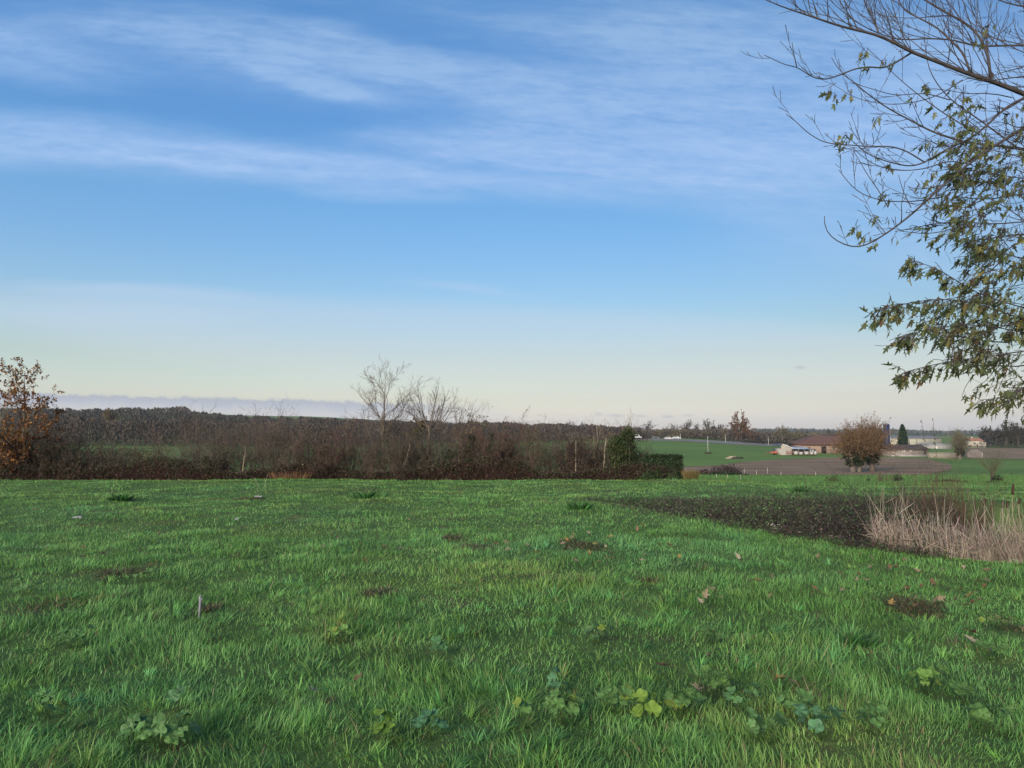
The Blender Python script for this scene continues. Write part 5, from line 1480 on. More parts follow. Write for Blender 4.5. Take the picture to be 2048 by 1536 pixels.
# ------------------------------------------------------------------ far trees
def far_tree(name, label, u, Yd, vtop, wpx, cols, seed, vb=None, crown=0.62, nb=26, nleaf=900, lsize=None, bark=(0.06, 0.05, 0.042), shape='round', group=None, twigs=True, open_=0.5):
    """tree built to reach photo row vtop above its foot; wpx crown width in photo px"""
    rg = np.random.default_rng(seed); f = foot(u, Yd)
    top = at(u, vtop, Yd); h = top[2] - f[2]; w = wpx * mpp(Yd) / 2
    root = empty(name, f); tag(root, label, 'tree', group)
    cz = h * (1 - crown / 2); ch = h * crown / 2
    g = Geo(); g.tube([(0, 0, -0.2), (rg.normal(0, 0.02) * h, 0, h * 0.3), (rg.normal(0, 0.03) * h, 0, h * 0.75)], [h * 0.035, h * 0.025, h * 0.012], 7, bark)
    g.build('trunk', M_BARK, root)
    B = []
    g = Geo()
    ends = shell(rg, nb, (0, 0, cz), (w, w * 0.9, ch), 0.35, 0.3, seed % 9)
    if shape == 'cone': ends[:, :2] *= np.clip((h - ends[:, 2:3]) / (h * crown), 0.05, 1) * 1.3
    b0 = np.stack([0 * ends[:, 0], 0 * ends[:, 0], np.clip(ends[:, 2] * 0.5, h * 0.15, h * 0.7)], -1)
    m_ = (b0 + ends) / 2 + rg.normal(0, 0.04, (nb, 3)) * h
    g.frusta(b0, m_, np.full(nb, h * 0.010), np.full(nb, h * 0.007), 4, vary(bark, nb, 0.1)); g.frusta(m_, ends, np.full(nb, h * 0.007), np.full(nb, h * 0.003), 3, vary(bark, nb, 0.1))
    # finer twigs
    kt = nb * 9; i = rg.integers(0, nb, kt); s0 = m_[i] + (ends[i] - m_[i]) * rg.random((kt, 1)); s1 = s0 + norm(rg.normal(0, 0.7, (kt, 3)) + (ends[i] - b0[i]) / h + [0, 0, 0.3]) * (h * rg.uniform(0.05, 0.15, (kt, 1)))
    g.frusta(s0, s1, np.full(kt, h * 0.0028), np.full(kt, h * 0.0015), 3, vary(bark, kt, 0.15))
    g.build('branches', M_TWIG, root)
    if nleaf:
        i = rg.integers(0, kt, nleaf); pts = s0[i] + (s1[i] - s0[i]) * rg.random((nleaf, 1)) * 1.2 + rg.normal(0, 0.028, (nleaf, 3)) * h * (1 - open_ * 0.5)
        if shape == 'cone':
            zc_ = rg.random(nleaf) ** 0.8; rr = w * (1 - zc_) ** 0.65 * rg.uniform(0.5, 1.05, nleaf) + 0.05; th = rg.uniform(0, 6.28, nleaf)
            pts = np.stack([np.cos(th) * rr, np.sin(th) * rr, h * (0.04 + 0.96 * zc_) + rg.normal(0, 0.01, nleaf) * h], -1)
        c = np.array(cols)[rg.integers(0, len(cols), nleaf)] * rg.uniform(0.6, 1.4, (nleaf, 1))
        g = Geo(); g.cards(pts, rg.normal(0, 1, (nleaf, 3)) + [0, 0, -0.3], (lsize or h * 0.05) * rg.uniform(0.6, 1.4, nleaf), 0.6, c, rg)
        g.build('crown', M_LEAF, root)
    return root


BR = [(0.10, 0.085, 0.06), (0.075, 0.062, 0.05), (0.12, 0.10, 0.065)]
GY = [(0.085, 0.08, 0.075), (0.07, 0.065, 0.062)]
RU = [(0.20, 0.09, 0.04), (0.13, 0.065, 0.04), (0.10, 0.065, 0.045)]
OL = [(0.12, 0.11, 0.05), (0.09, 0.085, 0.045), (0.15, 0.11, 0.05)]
FT = [('bare_tree', 'round bare grey treetop on the skyline, leftmost right of the hedge', 1296, 620, 838, 36, GY, 350), ('bare_tree', 'low brown treetop right of the round grey one', 1335, 600, 851, 40, BR, 500),
      ('bare_tree', 'faint pale treetop on the skyline before the squarish one', 1349, 700, 843, 34, GY, 200), ('bare_tree', 'squarish brown treetop over the parked vehicles', 1374, 520, 841, 26, BR, 600), ('bare_tree', 'small round brown treetop next to the squarish one', 1394, 520, 844, 18, BR, 400),
      ('bare_tree', 'tallest open-topped brown tree between the vehicles and the orange tree', 1418, 500, 833, 36, BR, 450), ('bare_tree', 'brown tree sloping down towards the orange tree', 1440, 500, 845, 30, BR, 500),
      ('bare_tree', 'brown tree tucked against the left side of the orange tree', 1464, 440, 846, 30, BR, 600), ('autumn_tree', 'tall orange-brown tree on the skyline above the green field', 1482, 430, 820, 48, RU, 1000),
      ('autumn_tree', 'russet bush under the tall orange-brown tree', 1500, 425, 855, 40, RU, 700), ('bare_tree', 'small olive-brown tree right of the orange tree', 1522, 460, 862, 36, BR, 700),
      ('bare_tree', 'olive-brown tree with a knobbly top before the barn', 1565, 430, 850, 34, OL, 700), ('bare_tree', 'low olive-brown tree beside the knobbly one', 1582, 420, 862, 30, OL, 600),
      ('bare_tree', 'round dark-tipped tree left of the barn roof', 1602, 440, 854, 26, OL, 600), ('bare_tree', 'grey treetop directly above the barn roof', 1623, 520, 860, 26, GY, 400), ('bare_tree', 'pale tree peeping out left of the big willows', 1662, 480, 853, 30, GY, 400),
      ('bare_tree', 'grey-brown tree on the skyline just past the evergreen bush', 1272, 560, 850, 26, BR, 400), ('bare_tree', 'distant brown tree on the skyline over the hedge', 1140, 900, 838, 26, GY, 300), ('bare_tree', 'distant tree on the skyline left of the pale shrub', 1165, 900, 841, 18, GY, 250)]
for i, (nm_, lab, u, Yd, vt, wp_, cols, nl) in enumerate(FT):
    far_tree(nm_, lab, u, Yd, vt, wp_, cols, 700 + i, nleaf=nl, bark=(0.075, 0.065, 0.055), crown=0.8, nb=30)
far_tree('autumn_tree', 'olive and gold oak on the far wood edge at the left', 216, 470, 811, 34, [(0.16, 0.12, 0.035), (0.11, 0.09, 0.03), (0.09, 0.06, 0.03)], 741, nleaf=1500, crown=0.85)
far_tree('conifer_tree', 'dark pointed conifer beside the blue silo', 1805, 262, 850, 25, [(0.02, 0.042, 0.022), (0.03, 0.055, 0.03)], 742, shape='cone', crown=0.9, nleaf=3500, lsize=0.45, nb=16)
# tall pines and dark trees on the right
for i, (u, Yd, vt, w_, lab) in enumerate(((1972, 425, 852, 26, 'small dark pine next to the white house'), (1992, 425, 858, 24, 'low dark tree between the white house and the tall pines'), (2012, 420, 846, 34, 'ragged dark pine at the right skyline'), (2036, 415, 841, 40, 'tallest dark tree at the right skyline'), (2066, 415, 838, 40, 'dark tree cut by the right edge of the photo'), (2100, 420, 842, 40, 'dark tree outside the right edge beyond the ploughed rise'))):
    far_tree('pine_tree', lab, u, Yd, vt, w_, [(0.035, 0.042, 0.03), (0.05, 0.048, 0.036), (0.06, 0.05, 0.04)], 750 + i, nleaf=2200, crown=0.7, lsize=0.5, nb=34)
# dark understorey of those trees and the field hedges, as masses
def mass(name, label, us, vtop, Y0, Y1, hm, cols, n, size, seed, twig=0):
    """hedge / wood that reads as one mass between two depths, top following photo rows"""
    rg = np.random.default_rng(seed)
    u = rg.uniform(us[0], us[-1], n); Yd = rg.uniform(Y0, Y1, n); x = (u - U0) / F * Yd
    vt = np.interp(u, us, vtop) + (fbm(u, 0 * u, 34, seed % 9, 4) - 0.5) * hm - np.abs(vnoise(u, 0 * u, 5.5, seed % 7) - 0.3) * vnoise(u, 0 * u, 30, seed % 6) * hm * 1.1
    zt = CAM_H - (vt - HOR) / F * Yd; z0 = H(x, Yd)
    q = rg.random(n) ** 0.75
    z = z0 + np.maximum(zt - z0, 0.4) * q
    c = np.array(cols)[(vnoise(u + rg.normal(0, 5, n), 0 * u, 15, seed % 5) * len(cols) * 2).astype(int) % len(cols)] * rg.uniform(0.75, 1.25, (n, 1))
    g = Geo(); g.cards(np.stack([x, Yd, z], -1), rg.normal(0, 0.5, (n, 3)) + [0, 0, 1.0], size * rg.uniform(0.4, 1.3, n), 0.4, c, rg)
    return tag(g.build(name, M_FAR), label, 'wood', kind='stuff')


mass('distant_wood', 'far grey-brown wood along the left skyline', [-500, 130, 200, 240, 370, 380, 460, 620, 700], [814, 821, 824, 819, 818, 828, 834, 841, 846], 560, 760, 10, [(0.045, 0.042, 0.04), (0.055, 0.048, 0.044), (0.038, 0.038, 0.036), (0.055, 0.055, 0.042)], 60000, 1.9, 801)
mass('distant_wood', 'nearer dark wood in the valley at the left', [-500, 100, 200, 300, 450, 600, 760], [838, 838, 842, 846, 848, 850, 856], 300, 400, 14, [(0.045, 0.038, 0.034), (0.06, 0.048, 0.042), (0.036, 0.034, 0.032), (0.07, 0.058, 0.045)], 70000, 1.1, 802)
mass('distant_wood', 'brown wood along the skyline behind the hedge', [600, 760, 900, 1060, 1180, 1280], [838, 846, 848, 852, 856, 860], 420, 600, 9, [(0.055, 0.046, 0.042), (0.068, 0.053, 0.046), (0.045, 0.04, 0.038)], 60000, 1.5, 803)
mass('distant_wood', 'brown hedge trees along the top of the green field', [1260, 1340, 1440, 1480, 1540, 1610, 1700, 1780], [864, 862, 860, 864, 868, 868, 868, 872], 430, 520, 7, [(0.085, 0.072, 0.058), (0.07, 0.06, 0.052), (0.10, 0.085, 0.06), (0.06, 0.052, 0.048)], 50000, 1.0, 804)
mass('distant_wood', 'dark trees massed along the right skyline', [1955, 1990, 2048, 2300, 2600], [868, 868, 862, 858, 856], 418, 470, 8, [(0.04, 0.042, 0.042), (0.05, 0.048, 0.045)], 26000, 1.2, 805)
mass('distant_wood', 'far blue-grey woods towards the right horizon', [1500, 1700, 1900, 2000, 2300], [862, 864, 866, 866, 864], 1300, 1900, 4, [(0.06, 0.07, 0.065), (0.05, 0.06, 0.06)], 14000, 6, 806)

# field hedge line (dark) before the right wood
mass('field_hedge', 'thin dark hedge line along the ploughed rise at the right', [1935, 2000, 2100, 2600], [892, 892, 893, 895], 402, 408, 1, [(0.04, 0.045, 0.03)], 4000, 0.7, 807)
mass('field_hedge', 'thin dark hedge line below the far trees left of the barn', [1480, 1540, 1610], [881, 883, 885], 402, 406, 1, [(0.035, 0.035, 0.03)], 2500, 0.7, 808)


# ------------------------------------------------------------------ willows
def willow(label, u, Yd, vtop, wpx, seed, trunks, cols, twc, ivy=True, nst=170, hpoll=0.42, up=0.0, spread=1.2, lk=0.72):
    rg = np.random.default_rng(seed); f = foot(u, Yd); s = mpp(Yd)
    h = at(u, vtop, Yd)[2] - f[2]; w = wpx * s / 2
    root = empty('willow_tree', f); tag(root, label, 'tree')
    P = []; D = []
    for dx, lean, r in trunks:
        g = Geo(); x0 = dx * s
        top = np.array([x0 + lean * h, 0, h * hpoll])
        g.tube([(x0, 0, -0.3), (x0 + lean * h * 0.2, 0, h * 0.14), (x0 + lean * h * 0.7, 0, h * 0.3), top], [r * 1.1, r * 0.85, r * 0.9, r * 1.2], 9, (0.12, 0.10, 0.08)); g.build('trunk', M_BARK, root)
        if ivy:
            n = 1300; t = rg.uniform(0.12, 1.25, n); th = rg.uniform(0, 6.28, n); rr = r * (1.2 + 1.3 * np.sin(np.pi * np.clip(t, 0, 1)) * rg.random(n))
            p_ = np.stack([x0 + lean * h * t + np.cos(th) * rr, np.sin(th) * rr, h * hpoll * (0.25 + 0.95 * t)], -1) + rg.normal(0, 0.25, (n, 3)) * (0.3 + vnoise(t * 3, th, 0.8, 3)[:, None])
            g = Geo(); g.cards(p_, rg.normal(0, 1, (n, 3)), 0.28 * rg.uniform(0.5, 1.2, n), 0.7, vary((0.022, 0.03, 0.014), n, 0.3, 0.05, rg), rg); g.build('ivy', M_LEAF, root)
        k = nst
        th = rg.uniform(0, 6.28, k); el_ = np.abs(rg.normal(0, 0.62, k)).clip(0, 1.6) * spread
        P.append(top + rg.normal(0, 0.14, (k, 3)) * h * [0.5, 0.5, 0.35]); D.append(np.stack([np.cos(th) * np.sin(el_) * 1.1, np.sin(th) * np.sin(el_), np.cos(el_)], -1))
    P = np.concatenate(P); D = np.concatenate(D)
    L = h * (1 - hpoll) * lk * rg.triangular(0.3, 0.85, 1.3, len(P)) * (0.62 + 0.75 * vnoise(np.arctan2(D[:, 0], D[:, 2] + 0.3) * 2.2, D[:, 1] * 1.5, 0.55, seed % 8))
    segs, tips = grow(rg, P, D, L, np.full(len(P), 0.022 * h / 8), [dict(seg=5, wob=0.07, up=up, tap=0.35, kids=7, ang=0.38, kl=0.42, kr=0.55, t0=0.15), dict(seg=3, wob=0.1, up=up, tap=0.5, kids=3, ang=0.4, kl=0.5), dict(seg=2, wob=0.1)])
    g = Geo()
    for q in segs: g.frusta(q[0], q[1], np.maximum(q[2], 0.010), np.maximum(q[3], 0.007), 3, vary(twc, len(q[0]), 0.2, 0.06, rg))
    g.build('branches', M_TWIG, root)
    if cols:
        p_, d_ = nodes_of(tips, rg, 1); n = len(p_); kk = rg.random(n) < 0.9; p_, d_ = p_[kk], d_[kk]; n = len(p_)
        g = Geo(); g.cards(p_, d_ + rg.normal(0, 0.4, (n, 3)) + [0, 0, -0.3], 0.26 * rg.uniform(0.5, 1.2, n), 0.32, np.array(cols)[rg.integers(0, len(cols), n)] * rg.uniform(0.6, 1.4, (n, 1)), rg)
        g.build('foliage', M_LEAF, root)


WC = [(0.15, 0.088, 0.04), (0.115, 0.07, 0.035), (0.18, 0.11, 0.05)]
willow('large brown willow with leaning ivy-clad trunk, left of the pair in the ploughed field', 1710, 112, 847, 100, 31, [(-6, -0.05, 0.42), (6, 0.06, 0.3)], WC, (0.145, 0.095, 0.058))
willow('brown willow with dark ivy-clad trunk, right of the pair in the ploughed field', 1742, 116, 838, 80, 32, [(0, 0.01, 0.42)], WC, (0.145, 0.095, 0.058), nst=220)
willow('round grey-olive pollard willow standing alone before the grey stack', 1918, 205, 857, 56, 33, [(0, 0.0, 0.5)], None, (0.13, 0.115, 0.08), nst=260, hpoll=0.34, ivy=True)


# ------------------------------------------------------------------ buildings
def building(name, label, u0, Yd, cat='building', vb=None):
    x = (u0 - U0) / F * Yd; z = float(H(x, Yd)) if vb is None else CAM_H - (vb - HOR) / F * Yd
    r_ = empty(name, (x, Yd, z)); tag(r_, label, cat); return r_


def part(root, name, mat, fn):
    g = Geo(); fn(g); return g.build(name, mat, root)


# big barn, px 1603..1715, base 906, eave 888, ridge 873
Yb = 240.0; s = mpp(Yb)
bn_ = building('barn', 'long tan barn with terracotta hipped roof half hidden by the willows', 1603, Yb, vb=906)
W_, D_ = 112 * s, 12.0; He, Hr = 18 * s, 33 * s
WALL = (0.20, 0.14, 0.11)
def walls(g):
    g.box(0, W_, 0, D_, -0.5, He, WALL)
w_ob = part(bn_, 'wall', M_WALL, walls)
def roof(g):
    o = 0.6; a = 36 * s
    e = [(-o, -o, He), (W_ + o, -o, He), (W_ + o, D_ + o, He), (-o, D_ + o, He)]; r1 = (a, D_ / 2, Hr); r2 = (W_ - a * 0.4, D_ / 2, Hr)
    c = (0.125, 0.068, 0.055)
    g.slab([e[0], e[1], r2, r1], 0.15, c); g.slab([e[2], e[3], r1, r2], 0.15, c); g.slab([e[3], e[0], r1], 0.15, c); g.slab([e[1], e[2], r2], 0.15, c)
part(bn_, 'roof', M_ROOF, roof)
part(bn_, 'fascia', M_WOOD, lambda g: g.box(-0.62, W_ + 0.62, -0.66, -0.6, He - 0.35, He + 0.0, (0.05, 0.03, 0.025)))
bd_ = part(bn_, 'door', M_WOOD, lambda g: g.box(38 * s, 47 * s, -0.03, -0.003, -0.4, 13 * s, (0.02, 0.015, 0.013)))
part(bn_, 'window', M_GLASS, lambda g: g.box(12 * s, 15 * s, -0.03, -0.003, 8 * s, 12 * s, (0.03, 0.03, 0.035)))
part(bn_, 'window', M_GLASS, lambda g: g.box(60 * s, 64 * s, -0.03, -0.003, 7 * s, 12 * s, (0.03, 0.03, 0.035)))
part(bd_, 'frame', M_WOOD, lambda g: (g.box(37 * s, 38 * s, -0.08, -0.002, -0.4, 14 * s, (0.12, 0.085, 0.06)), g.box(47 * s, 48 * s, -0.08, -0.002, -0.4, 14 * s, (0.12, 0.085, 0.06)), g.box(38 * s, 47 * s, -0.08, -0.031, 13 * s, 14 * s, (0.12, 0.085, 0.06))))
part(bn_, 'downpipe', M_METAL, lambda g: g.box(4 * s, 4 * s + 0.25, -0.2, -0.01, -0.4, He - 0.35, (0.35, 0.3, 0.25)))

# small shed px 1560..1630, base 906
Ys = 222.0; s = mpp(Ys)
sh = building('farm_shed', 'small white-gabled shed with blue-grey lean-to in front of the barn', 1560.5, Ys, vb=907)
part(sh, 'wall', M_WALL, lambda g: (g.poly([(0, 0, -0.4), (21 * s, 0, -0.4), (21 * s, 0, 10.5 * s), (3 * s, 0, 18 * s), (0, 0, 16 * s)], (0.27, 0.25, 0.22)), g.box(0, 21 * s, 0.01, 7, -0.4, 10 * s, (0.27, 0.25, 0.22))))
part(sh, 'roof', M_ROOF, lambda g: g.slab([(2 * s, -0.35, 18.8 * s), (22 * s, -0.35, 11.2 * s), (30 * s, 7, 12.5 * s), (10 * s, 7, 19.4 * s)], 0.12, (0.22, 0.12, 0.085)))
part(sh, 'eaves_board', M_WALL, lambda g: g.slab([(2 * s, -0.42, 17.9 * s), (23 * s, -0.42, 10.2 * s), (23 * s, -0.42, 11.3 * s), (2 * s, -0.42, 19.2 * s)], -0.06, (0.55, 0.53, 0.5)))
part(sh, 'roof_slope', M_METAL, lambda g: g.slab([(-3 * s, -0.3, 15.5 * s), (2.2 * s, -0.3, 18.6 * s), (6 * s, 7, 19 * s), (0, 7, 15.5 * s)], 0.1, (0.05, 0.045, 0.04)))
part(sh, 'lean_to_roof', M_METAL, lambda g: g.slab([(18 * s, -0.6, 9.8 * s), (56 * s, -0.6, 8.6 * s), (56 * s, 3, 11.8 * s), (22 * s, 3, 12.6 * s)], 0.1, (0.30, 0.34, 0.42)))
part(sh, 'lean_to_back_wall', M_WOOD, lambda g: g.box(21 * s + 0.01, 56 * s, 3, 3.1, -0.4, 11 * s, (0.10, 0.09, 0.075)))
for px in (22, 33, 44, 55): part(sh, 'post', M_WOOD, lambda g, px=px: g.box(px * s, px * s + 0.14, -0.5, -0.36, -0.4, 8.6 * s, (0.16, 0.13, 0.1)))
part(sh, 'annexe_wall', M_WOOD, lambda g: g.box(56.2 * s, 69 * s, 0.2, 3, -0.4, 9 * s, (0.05, 0.042, 0.04)))
for px in (58.5, 63): part(sh, 'window', M_GLASS, lambda g, px=px: g.box(px * s, (px + 2.2) * s, 0.16, 0.19, 3 * s, 8 * s, (0.35, 0.34, 0.33)))
# white tanks / containers before the lean-to
for i, (u, w_, h_, dy, lab) in enumerate(((1590, 9, 7, 0, 'pale grey water tank at the left under the lean-to'), (1600, 8, 5.5, -1.2, 'white plastic container in front of the lean-to, second from left'), (1611, 9, 6.5, -0.4, 'white plastic container under the middle of the lean-to'), (1621, 7, 6, -1.0, 'pale container next to the lean-to end'), (1628.5, 6, 7, -1.4, 'rounded white container at the right end of the row'))):
    Yc = 218.0 + dy; s2 = mpp(Yc); r_ = building('container', lab, u, Yc, 'container', vb=909)
    part(r_, 'body', M_METAL, lambda g: g.tube([(0, 0, 0.12), (0, 0, 0.25), (0, 0, h_ * s2 * 0.85), (0, 0, h_ * s2)], [w_ * s2 * 0.46, w_ * s2 * 0.5, w_ * s2 * 0.5, w_ * s2 * 0.36], 10, (0.26, 0.25, 0.23)))
    part(r_, 'pallet', M_WOOD, lambda g: g.box(-w_ * s2 * 0.5, w_ * s2 * 0.5, -w_ * s2 * 0.5, w_ * s2 * 0.5, 0, 0.118, (0.18, 0.14, 0.1)))
# orange trailer and rusty heap
Yo = 225.0; s = mpp(Yo)
tr = building('farm_trailer', 'orange-red low farm trailer standing left of the shed', 1541, Yo, 'trailer', vb=909)
part(tr, 'body', M_METAL, lambda g: (g.slab([(0, 0, 0.35), (17 * s, 0, 0.35), (17.5 * s, 0, 0.95), (4 * s, 0, 0.95), (0, 0, 0.6)], -1.8, (0.32, 0.075, 0.03))))
part(tr, 'drawbar', M_METAL, lambda g: g.box(-1.3, -0.02, 0.8, 1.0, 0.35, 0.45, (0.3, 0.06, 0.03)))
for px in (4, 12): part(tr, 'wheel', M_METAL, lambda g, px=px: g.tube([(px * s, -0.12, 0.3), (px * s, -0.02, 0.3)], 0.32, 12, (0.02, 0.02, 0.02)))
rh = building('cable_drum', 'rust-brown round bale feeder beside the shed gable', 1577, 219, 'feeder', vb=908)
part(rh, 'ring', M_METAL, lambda g: [g.tube([(0.9 * math.cos(t), 0.9 * math.sin(t), z) for t in np.linspace(0, 6.2832, 17)], 0.05, 5, (0.22, 0.07, 0.045)) for z in (0.1, 0.5, 0.85)])
part(rh, 'bars', M_METAL, lambda g: [g.tube([(0.9 * math.cos(t), 0.9 * math.sin(t), 0), (0.9 * math.cos(t), 0.9 * math.sin(t), 0.87)], 0.035, 4, (0.2, 0.065, 0.045)) for t in np.linspace(0, 6.28, 13)[:-1]])
# pallet pile in the field, px 1450..1500, v 914
ph = building('pallet_pile', 'low pile of pale planks lying on the green field', 1449, 170, 'woodpile', vb=917)
sp_ = mpp(170)
for k in range(4): part(ph, 'plank', M_WOOD, lambda g, k=k: g.box(k * 0.4, k * 0.4 + 13 * sp_, k * 0.3, k * 0.3 + 0.25, 0.02 + 0.13 * k, 0.14 + 0.13 * k, (0.30, 0.24, 0.18)))
part(ph, 'dark_log', M_WOOD, lambda g: g.tube([(1.4, -0.4, 0.18), (2.6, -0.3, 0.2), (3.8, -0.35, 0.17)], [0.17, 0.2, 0.15], 8, (0.04, 0.033, 0.028)))
part(ph, 'branch', M_WOOD, lambda g: g.tube([(2.0, -0.3, 0.2), (2.2, -0.3, 0.7), (2.1, -0.3, 0.95)], [0.05, 0.04, 0.02], 5, (0.15, 0.12, 0.09)))

# long low dark-roofed building px 1783..1852, v 892..902
Yl = 214.0; s = mpp(Yl)
lb = building('long_shed', 'long low dark-roofed farm building right of the willows', 1779, Yl, vb=912)
Wl = 74 * s; 
part(lb, 'wall', M_WALL, lambda g: (g.box(0, Wl, 0, 9, -0.5, 13 * s, (0.17, 0.145, 0.13)), g.poly([(Wl + 0.01, 0, 13 * s - 0.01), (Wl + 0.01, 9, 13 * s - 0.01), (Wl + 0.01, 4.5, 21 * s)], (0.27, 0.23, 0.2))))
part(lb, 'roof', M_ROOF, lambda g: (g.slab([(-0.5, -0.6, 12.6 * s), (Wl + 0.4, -0.6, 12.6 * s), (Wl + 0.4, 4.5, 21.6 * s), (-0.5, 4.5, 21.6 * s)], 0.15, (0.075, 0.058, 0.05)), g.slab([(-0.5, 4.5, 21.6 * s), (Wl + 0.4, 4.5, 21.6 * s), (Wl + 0.4, 9.6, 12.6 * s), (-0.5, 9.6, 12.6 * s)], 0.15, (0.075, 0.058, 0.05))))
part(lb, 'plinth', M_WALL, lambda g: g.box(-0.1, Wl + 0.1, -0.3, -0.01, -0.4, 3 * s, (0.24, 0.22, 0.2)))
for px in (15, 22, 26, 38): part(lb, 'window', M_GLASS, lambda g, px=px: g.box(px * s, (px + 3) * s, -0.05, -0.004, 9 * s, 12 * s, (0.50, 0.49, 0.48)))
part(lb, 'door', M_WOOD, lambda g: g.box(66 * s, 69 * s, -0.05, -0.004, 4 * s, 11.5 * s, (0.03, 0.025, 0.025)))
# wall to its right, px 1845..1935 v 905..914
gw = building('field_wall', 'low pale stone wall between the long shed and the round willow', 1852, 205, 'wall', vb=914); s = mpp(205)
part(gw, 'stones', M_WALL, lambda g: g.box(0, 66 * s, 0, 0.5, -0.5, 8 * s, (0.17, 0.15, 0.12)))
part(gw, 'coping', M_WALL, lambda g: g.box(-0.05, 66 * s + 0.05, -0.06, 0.56, 8 * s + 0.003, 8 * s + 0.15, (0.17, 0.15, 0.12)))
# grey stack, px 1930..1960, v 897..917
gs_ = building('silage_clamp', 'grey gabled heap with pale foot behind the round willow', 1931, 230, 'heap', vb=917.5); s = mpp(230)
part(gs_, 'body', M_WALL, lambda g: (g.slab([(0, 0, 0), (29 * s, 0, 0), (29 * s, 0, 13 * s), (22 * s, 0, 18.5 * s), (6 * s, 0, 18.5 * s), (0, 0, 12 * s)], -5, (0.14, 0.118, 0.108))))
part(gs_, 'foot_rail', M_WALL, lambda g: g.box(-0.2, 29.6 * s, -0.25, -0.01, -0.2, 1.5 * s, (0.3, 0.27, 0.24)))
part(gs_, 'post', M_WOOD, lambda g: g.box(29.2 * s, 29.9 * s, -0.2, 0.1, -0.2, 13 * s, (0.35, 0.31, 0.28)))
# dark shed px 1774..1785 beside willow
ds = building('dark_hut', 'small dark hut between the willows and the long shed', 1773, 220, vb=911); s = mpp(220)
part(ds, 'wall', M_WOOD, lambda g: g.box(0, 11 * s, 0, 3, -0.4, 15 * s, (0.04, 0.032, 0.028)))
part(ds, 'roof', M_ROOF, lambda g: g.slab([(-0.3, -0.4, 15 * s), (11.6 * s, -0.4, 15.6 * s), (11.6 * s, 3.3, 17.5 * s), (-0.3, 3.3, 17 * s)], 0.12, (0.06, 0.045, 0.04)))
# cream industrial hall px 1778..1880 v 876..890
Yi = 430.0; s = mpp(Yi)
hall = building('cream_hall', 'long low cream hall with panelled front behind the conifer', 1778, Yi, vb=892)
part(hall, 'wall', M_WALL, lambda g: g.box(0, 103 * s, 0, 18, -1, 15.0 * s, (0.29, 0.275, 0.215)))
part(hall, 'roof', M_ROOF, lambda g: g.slab([(-0.6, -0.6, 15 * s), (104 * s, -0.6, 15 * s), (98 * s, 9, 19.5 * s), (2 * s, 9, 19.5 * s)], 0.2, (0.20, 0.19, 0.20)))
part(hall, 'sill_band', M_WALL, lambda g: g.box(-0.1, 103 * s, -0.12, -0.005, 8 * s, 8.8 * s, (0.22, 0.2, 0.17)))
for px in (37, 52, 67, 80, 94): part(hall, 'pilaster', M_WALL, lambda g, px=px: g.box(px * s, px * s + 0.35, -0.3, -0.125, -1, 15 * s - 0.01, (0.18, 0.165, 0.15)))
part(hall, 'annexe', M_WALL, lambda g: g.box(60 * s, 74 * s, -3, -0.31, -1, 7 * s, (0.28, 0.26, 0.22)))
part(hall, 'door', M_WOOD, lambda g: g.box(62 * s, 66 * s, -3.05, -3.004, -1, 6 * s, (0.03, 0.03, 0.03)))
# grey low hall further right px 1850..1900
gh = building('grey_hall', 'pale flat-roofed shed right of the cream hall', 1856, 350, vb=898); s = mpp(350)
part(gh, 'wall', M_WALL, lambda g: g.box(0, 44 * s, 0, 12, -1, 9 * s, (0.22, 0.21, 0.20)))
part(gh, 'roof', M_ROOF, lambda g: g.slab([(-0.5, -0.5, 9 * s), (45 * s, -0.5, 9 * s), (45 * s, 12.5, 11 * s), (-0.5, 12.5, 11 * s)], 0.15, (0.3, 0.295, 0.29)))
part(gh, 'door', M_METAL, lambda g: g.box(12 * s, 18 * s, -0.05, -0.004, -1, 6 * s, (0.4, 0.38, 0.34)))
# white house px 1942..1973 v 876..892
Yh = 405.0; s = mpp(Yh)
wh = building('white_house', 'small white house with orange tiled roof before the dark pines', 1942, Yh, 'house', vb=893.5)
part(wh, 'wall', M_WALL, lambda g: (g.box(0, 22 * s, 0, 8, -1, 12 * s, (0.36, 0.325, 0.27)), g.poly([(22 * s + 0.01, 0, 12 * s), (22 * s + 0.01, 8, 12 * s), (22 * s + 0.01, 4, 17 * s)], (0.35, 0.32, 0.265))))
part(wh, 'side_wing', M_WALL, lambda g: g.box(22 * s + 0.02, 30 * s, 1, 7, -1, 9 * s, (0.33, 0.3, 0.26)))
rf_ = part(wh, 'roof', M_ROOF, lambda g: (g.slab([(-0.5, -0.5, 11.6 * s), (22.8 * s, -0.5, 11.6 * s), (22.8 * s, 4, 17.6 * s), (-0.5, 4, 17.6 * s)], 0.15, (0.30, 0.15, 0.10)), g.slab([(-0.5, 4, 17.6 * s), (22.8 * s, 4, 17.6 * s), (22.8 * s, 8.5, 11.6 * s), (-0.5, 8.5, 11.6 * s)], 0.15, (0.30, 0.15, 0.10))))
part(rf_, 'chimney', M_WALL, lambda g: g.box(6 * s, 8.5 * s, 3.2, 4.0, 16 * s, 20 * s, (0.35, 0.3, 0.25)))
part(wh, 'wing_roof', M_ROOF, lambda g: g.slab([(22.9 * s, 0.6, 9 * s + 0.01), (30.5 * s, 0.6, 8.4 * s), (30.5 * s, 7.4, 8.4 * s), (22.9 * s, 7.4, 9.6 * s)], 0.12, (0.34, 0.18, 0.12)))
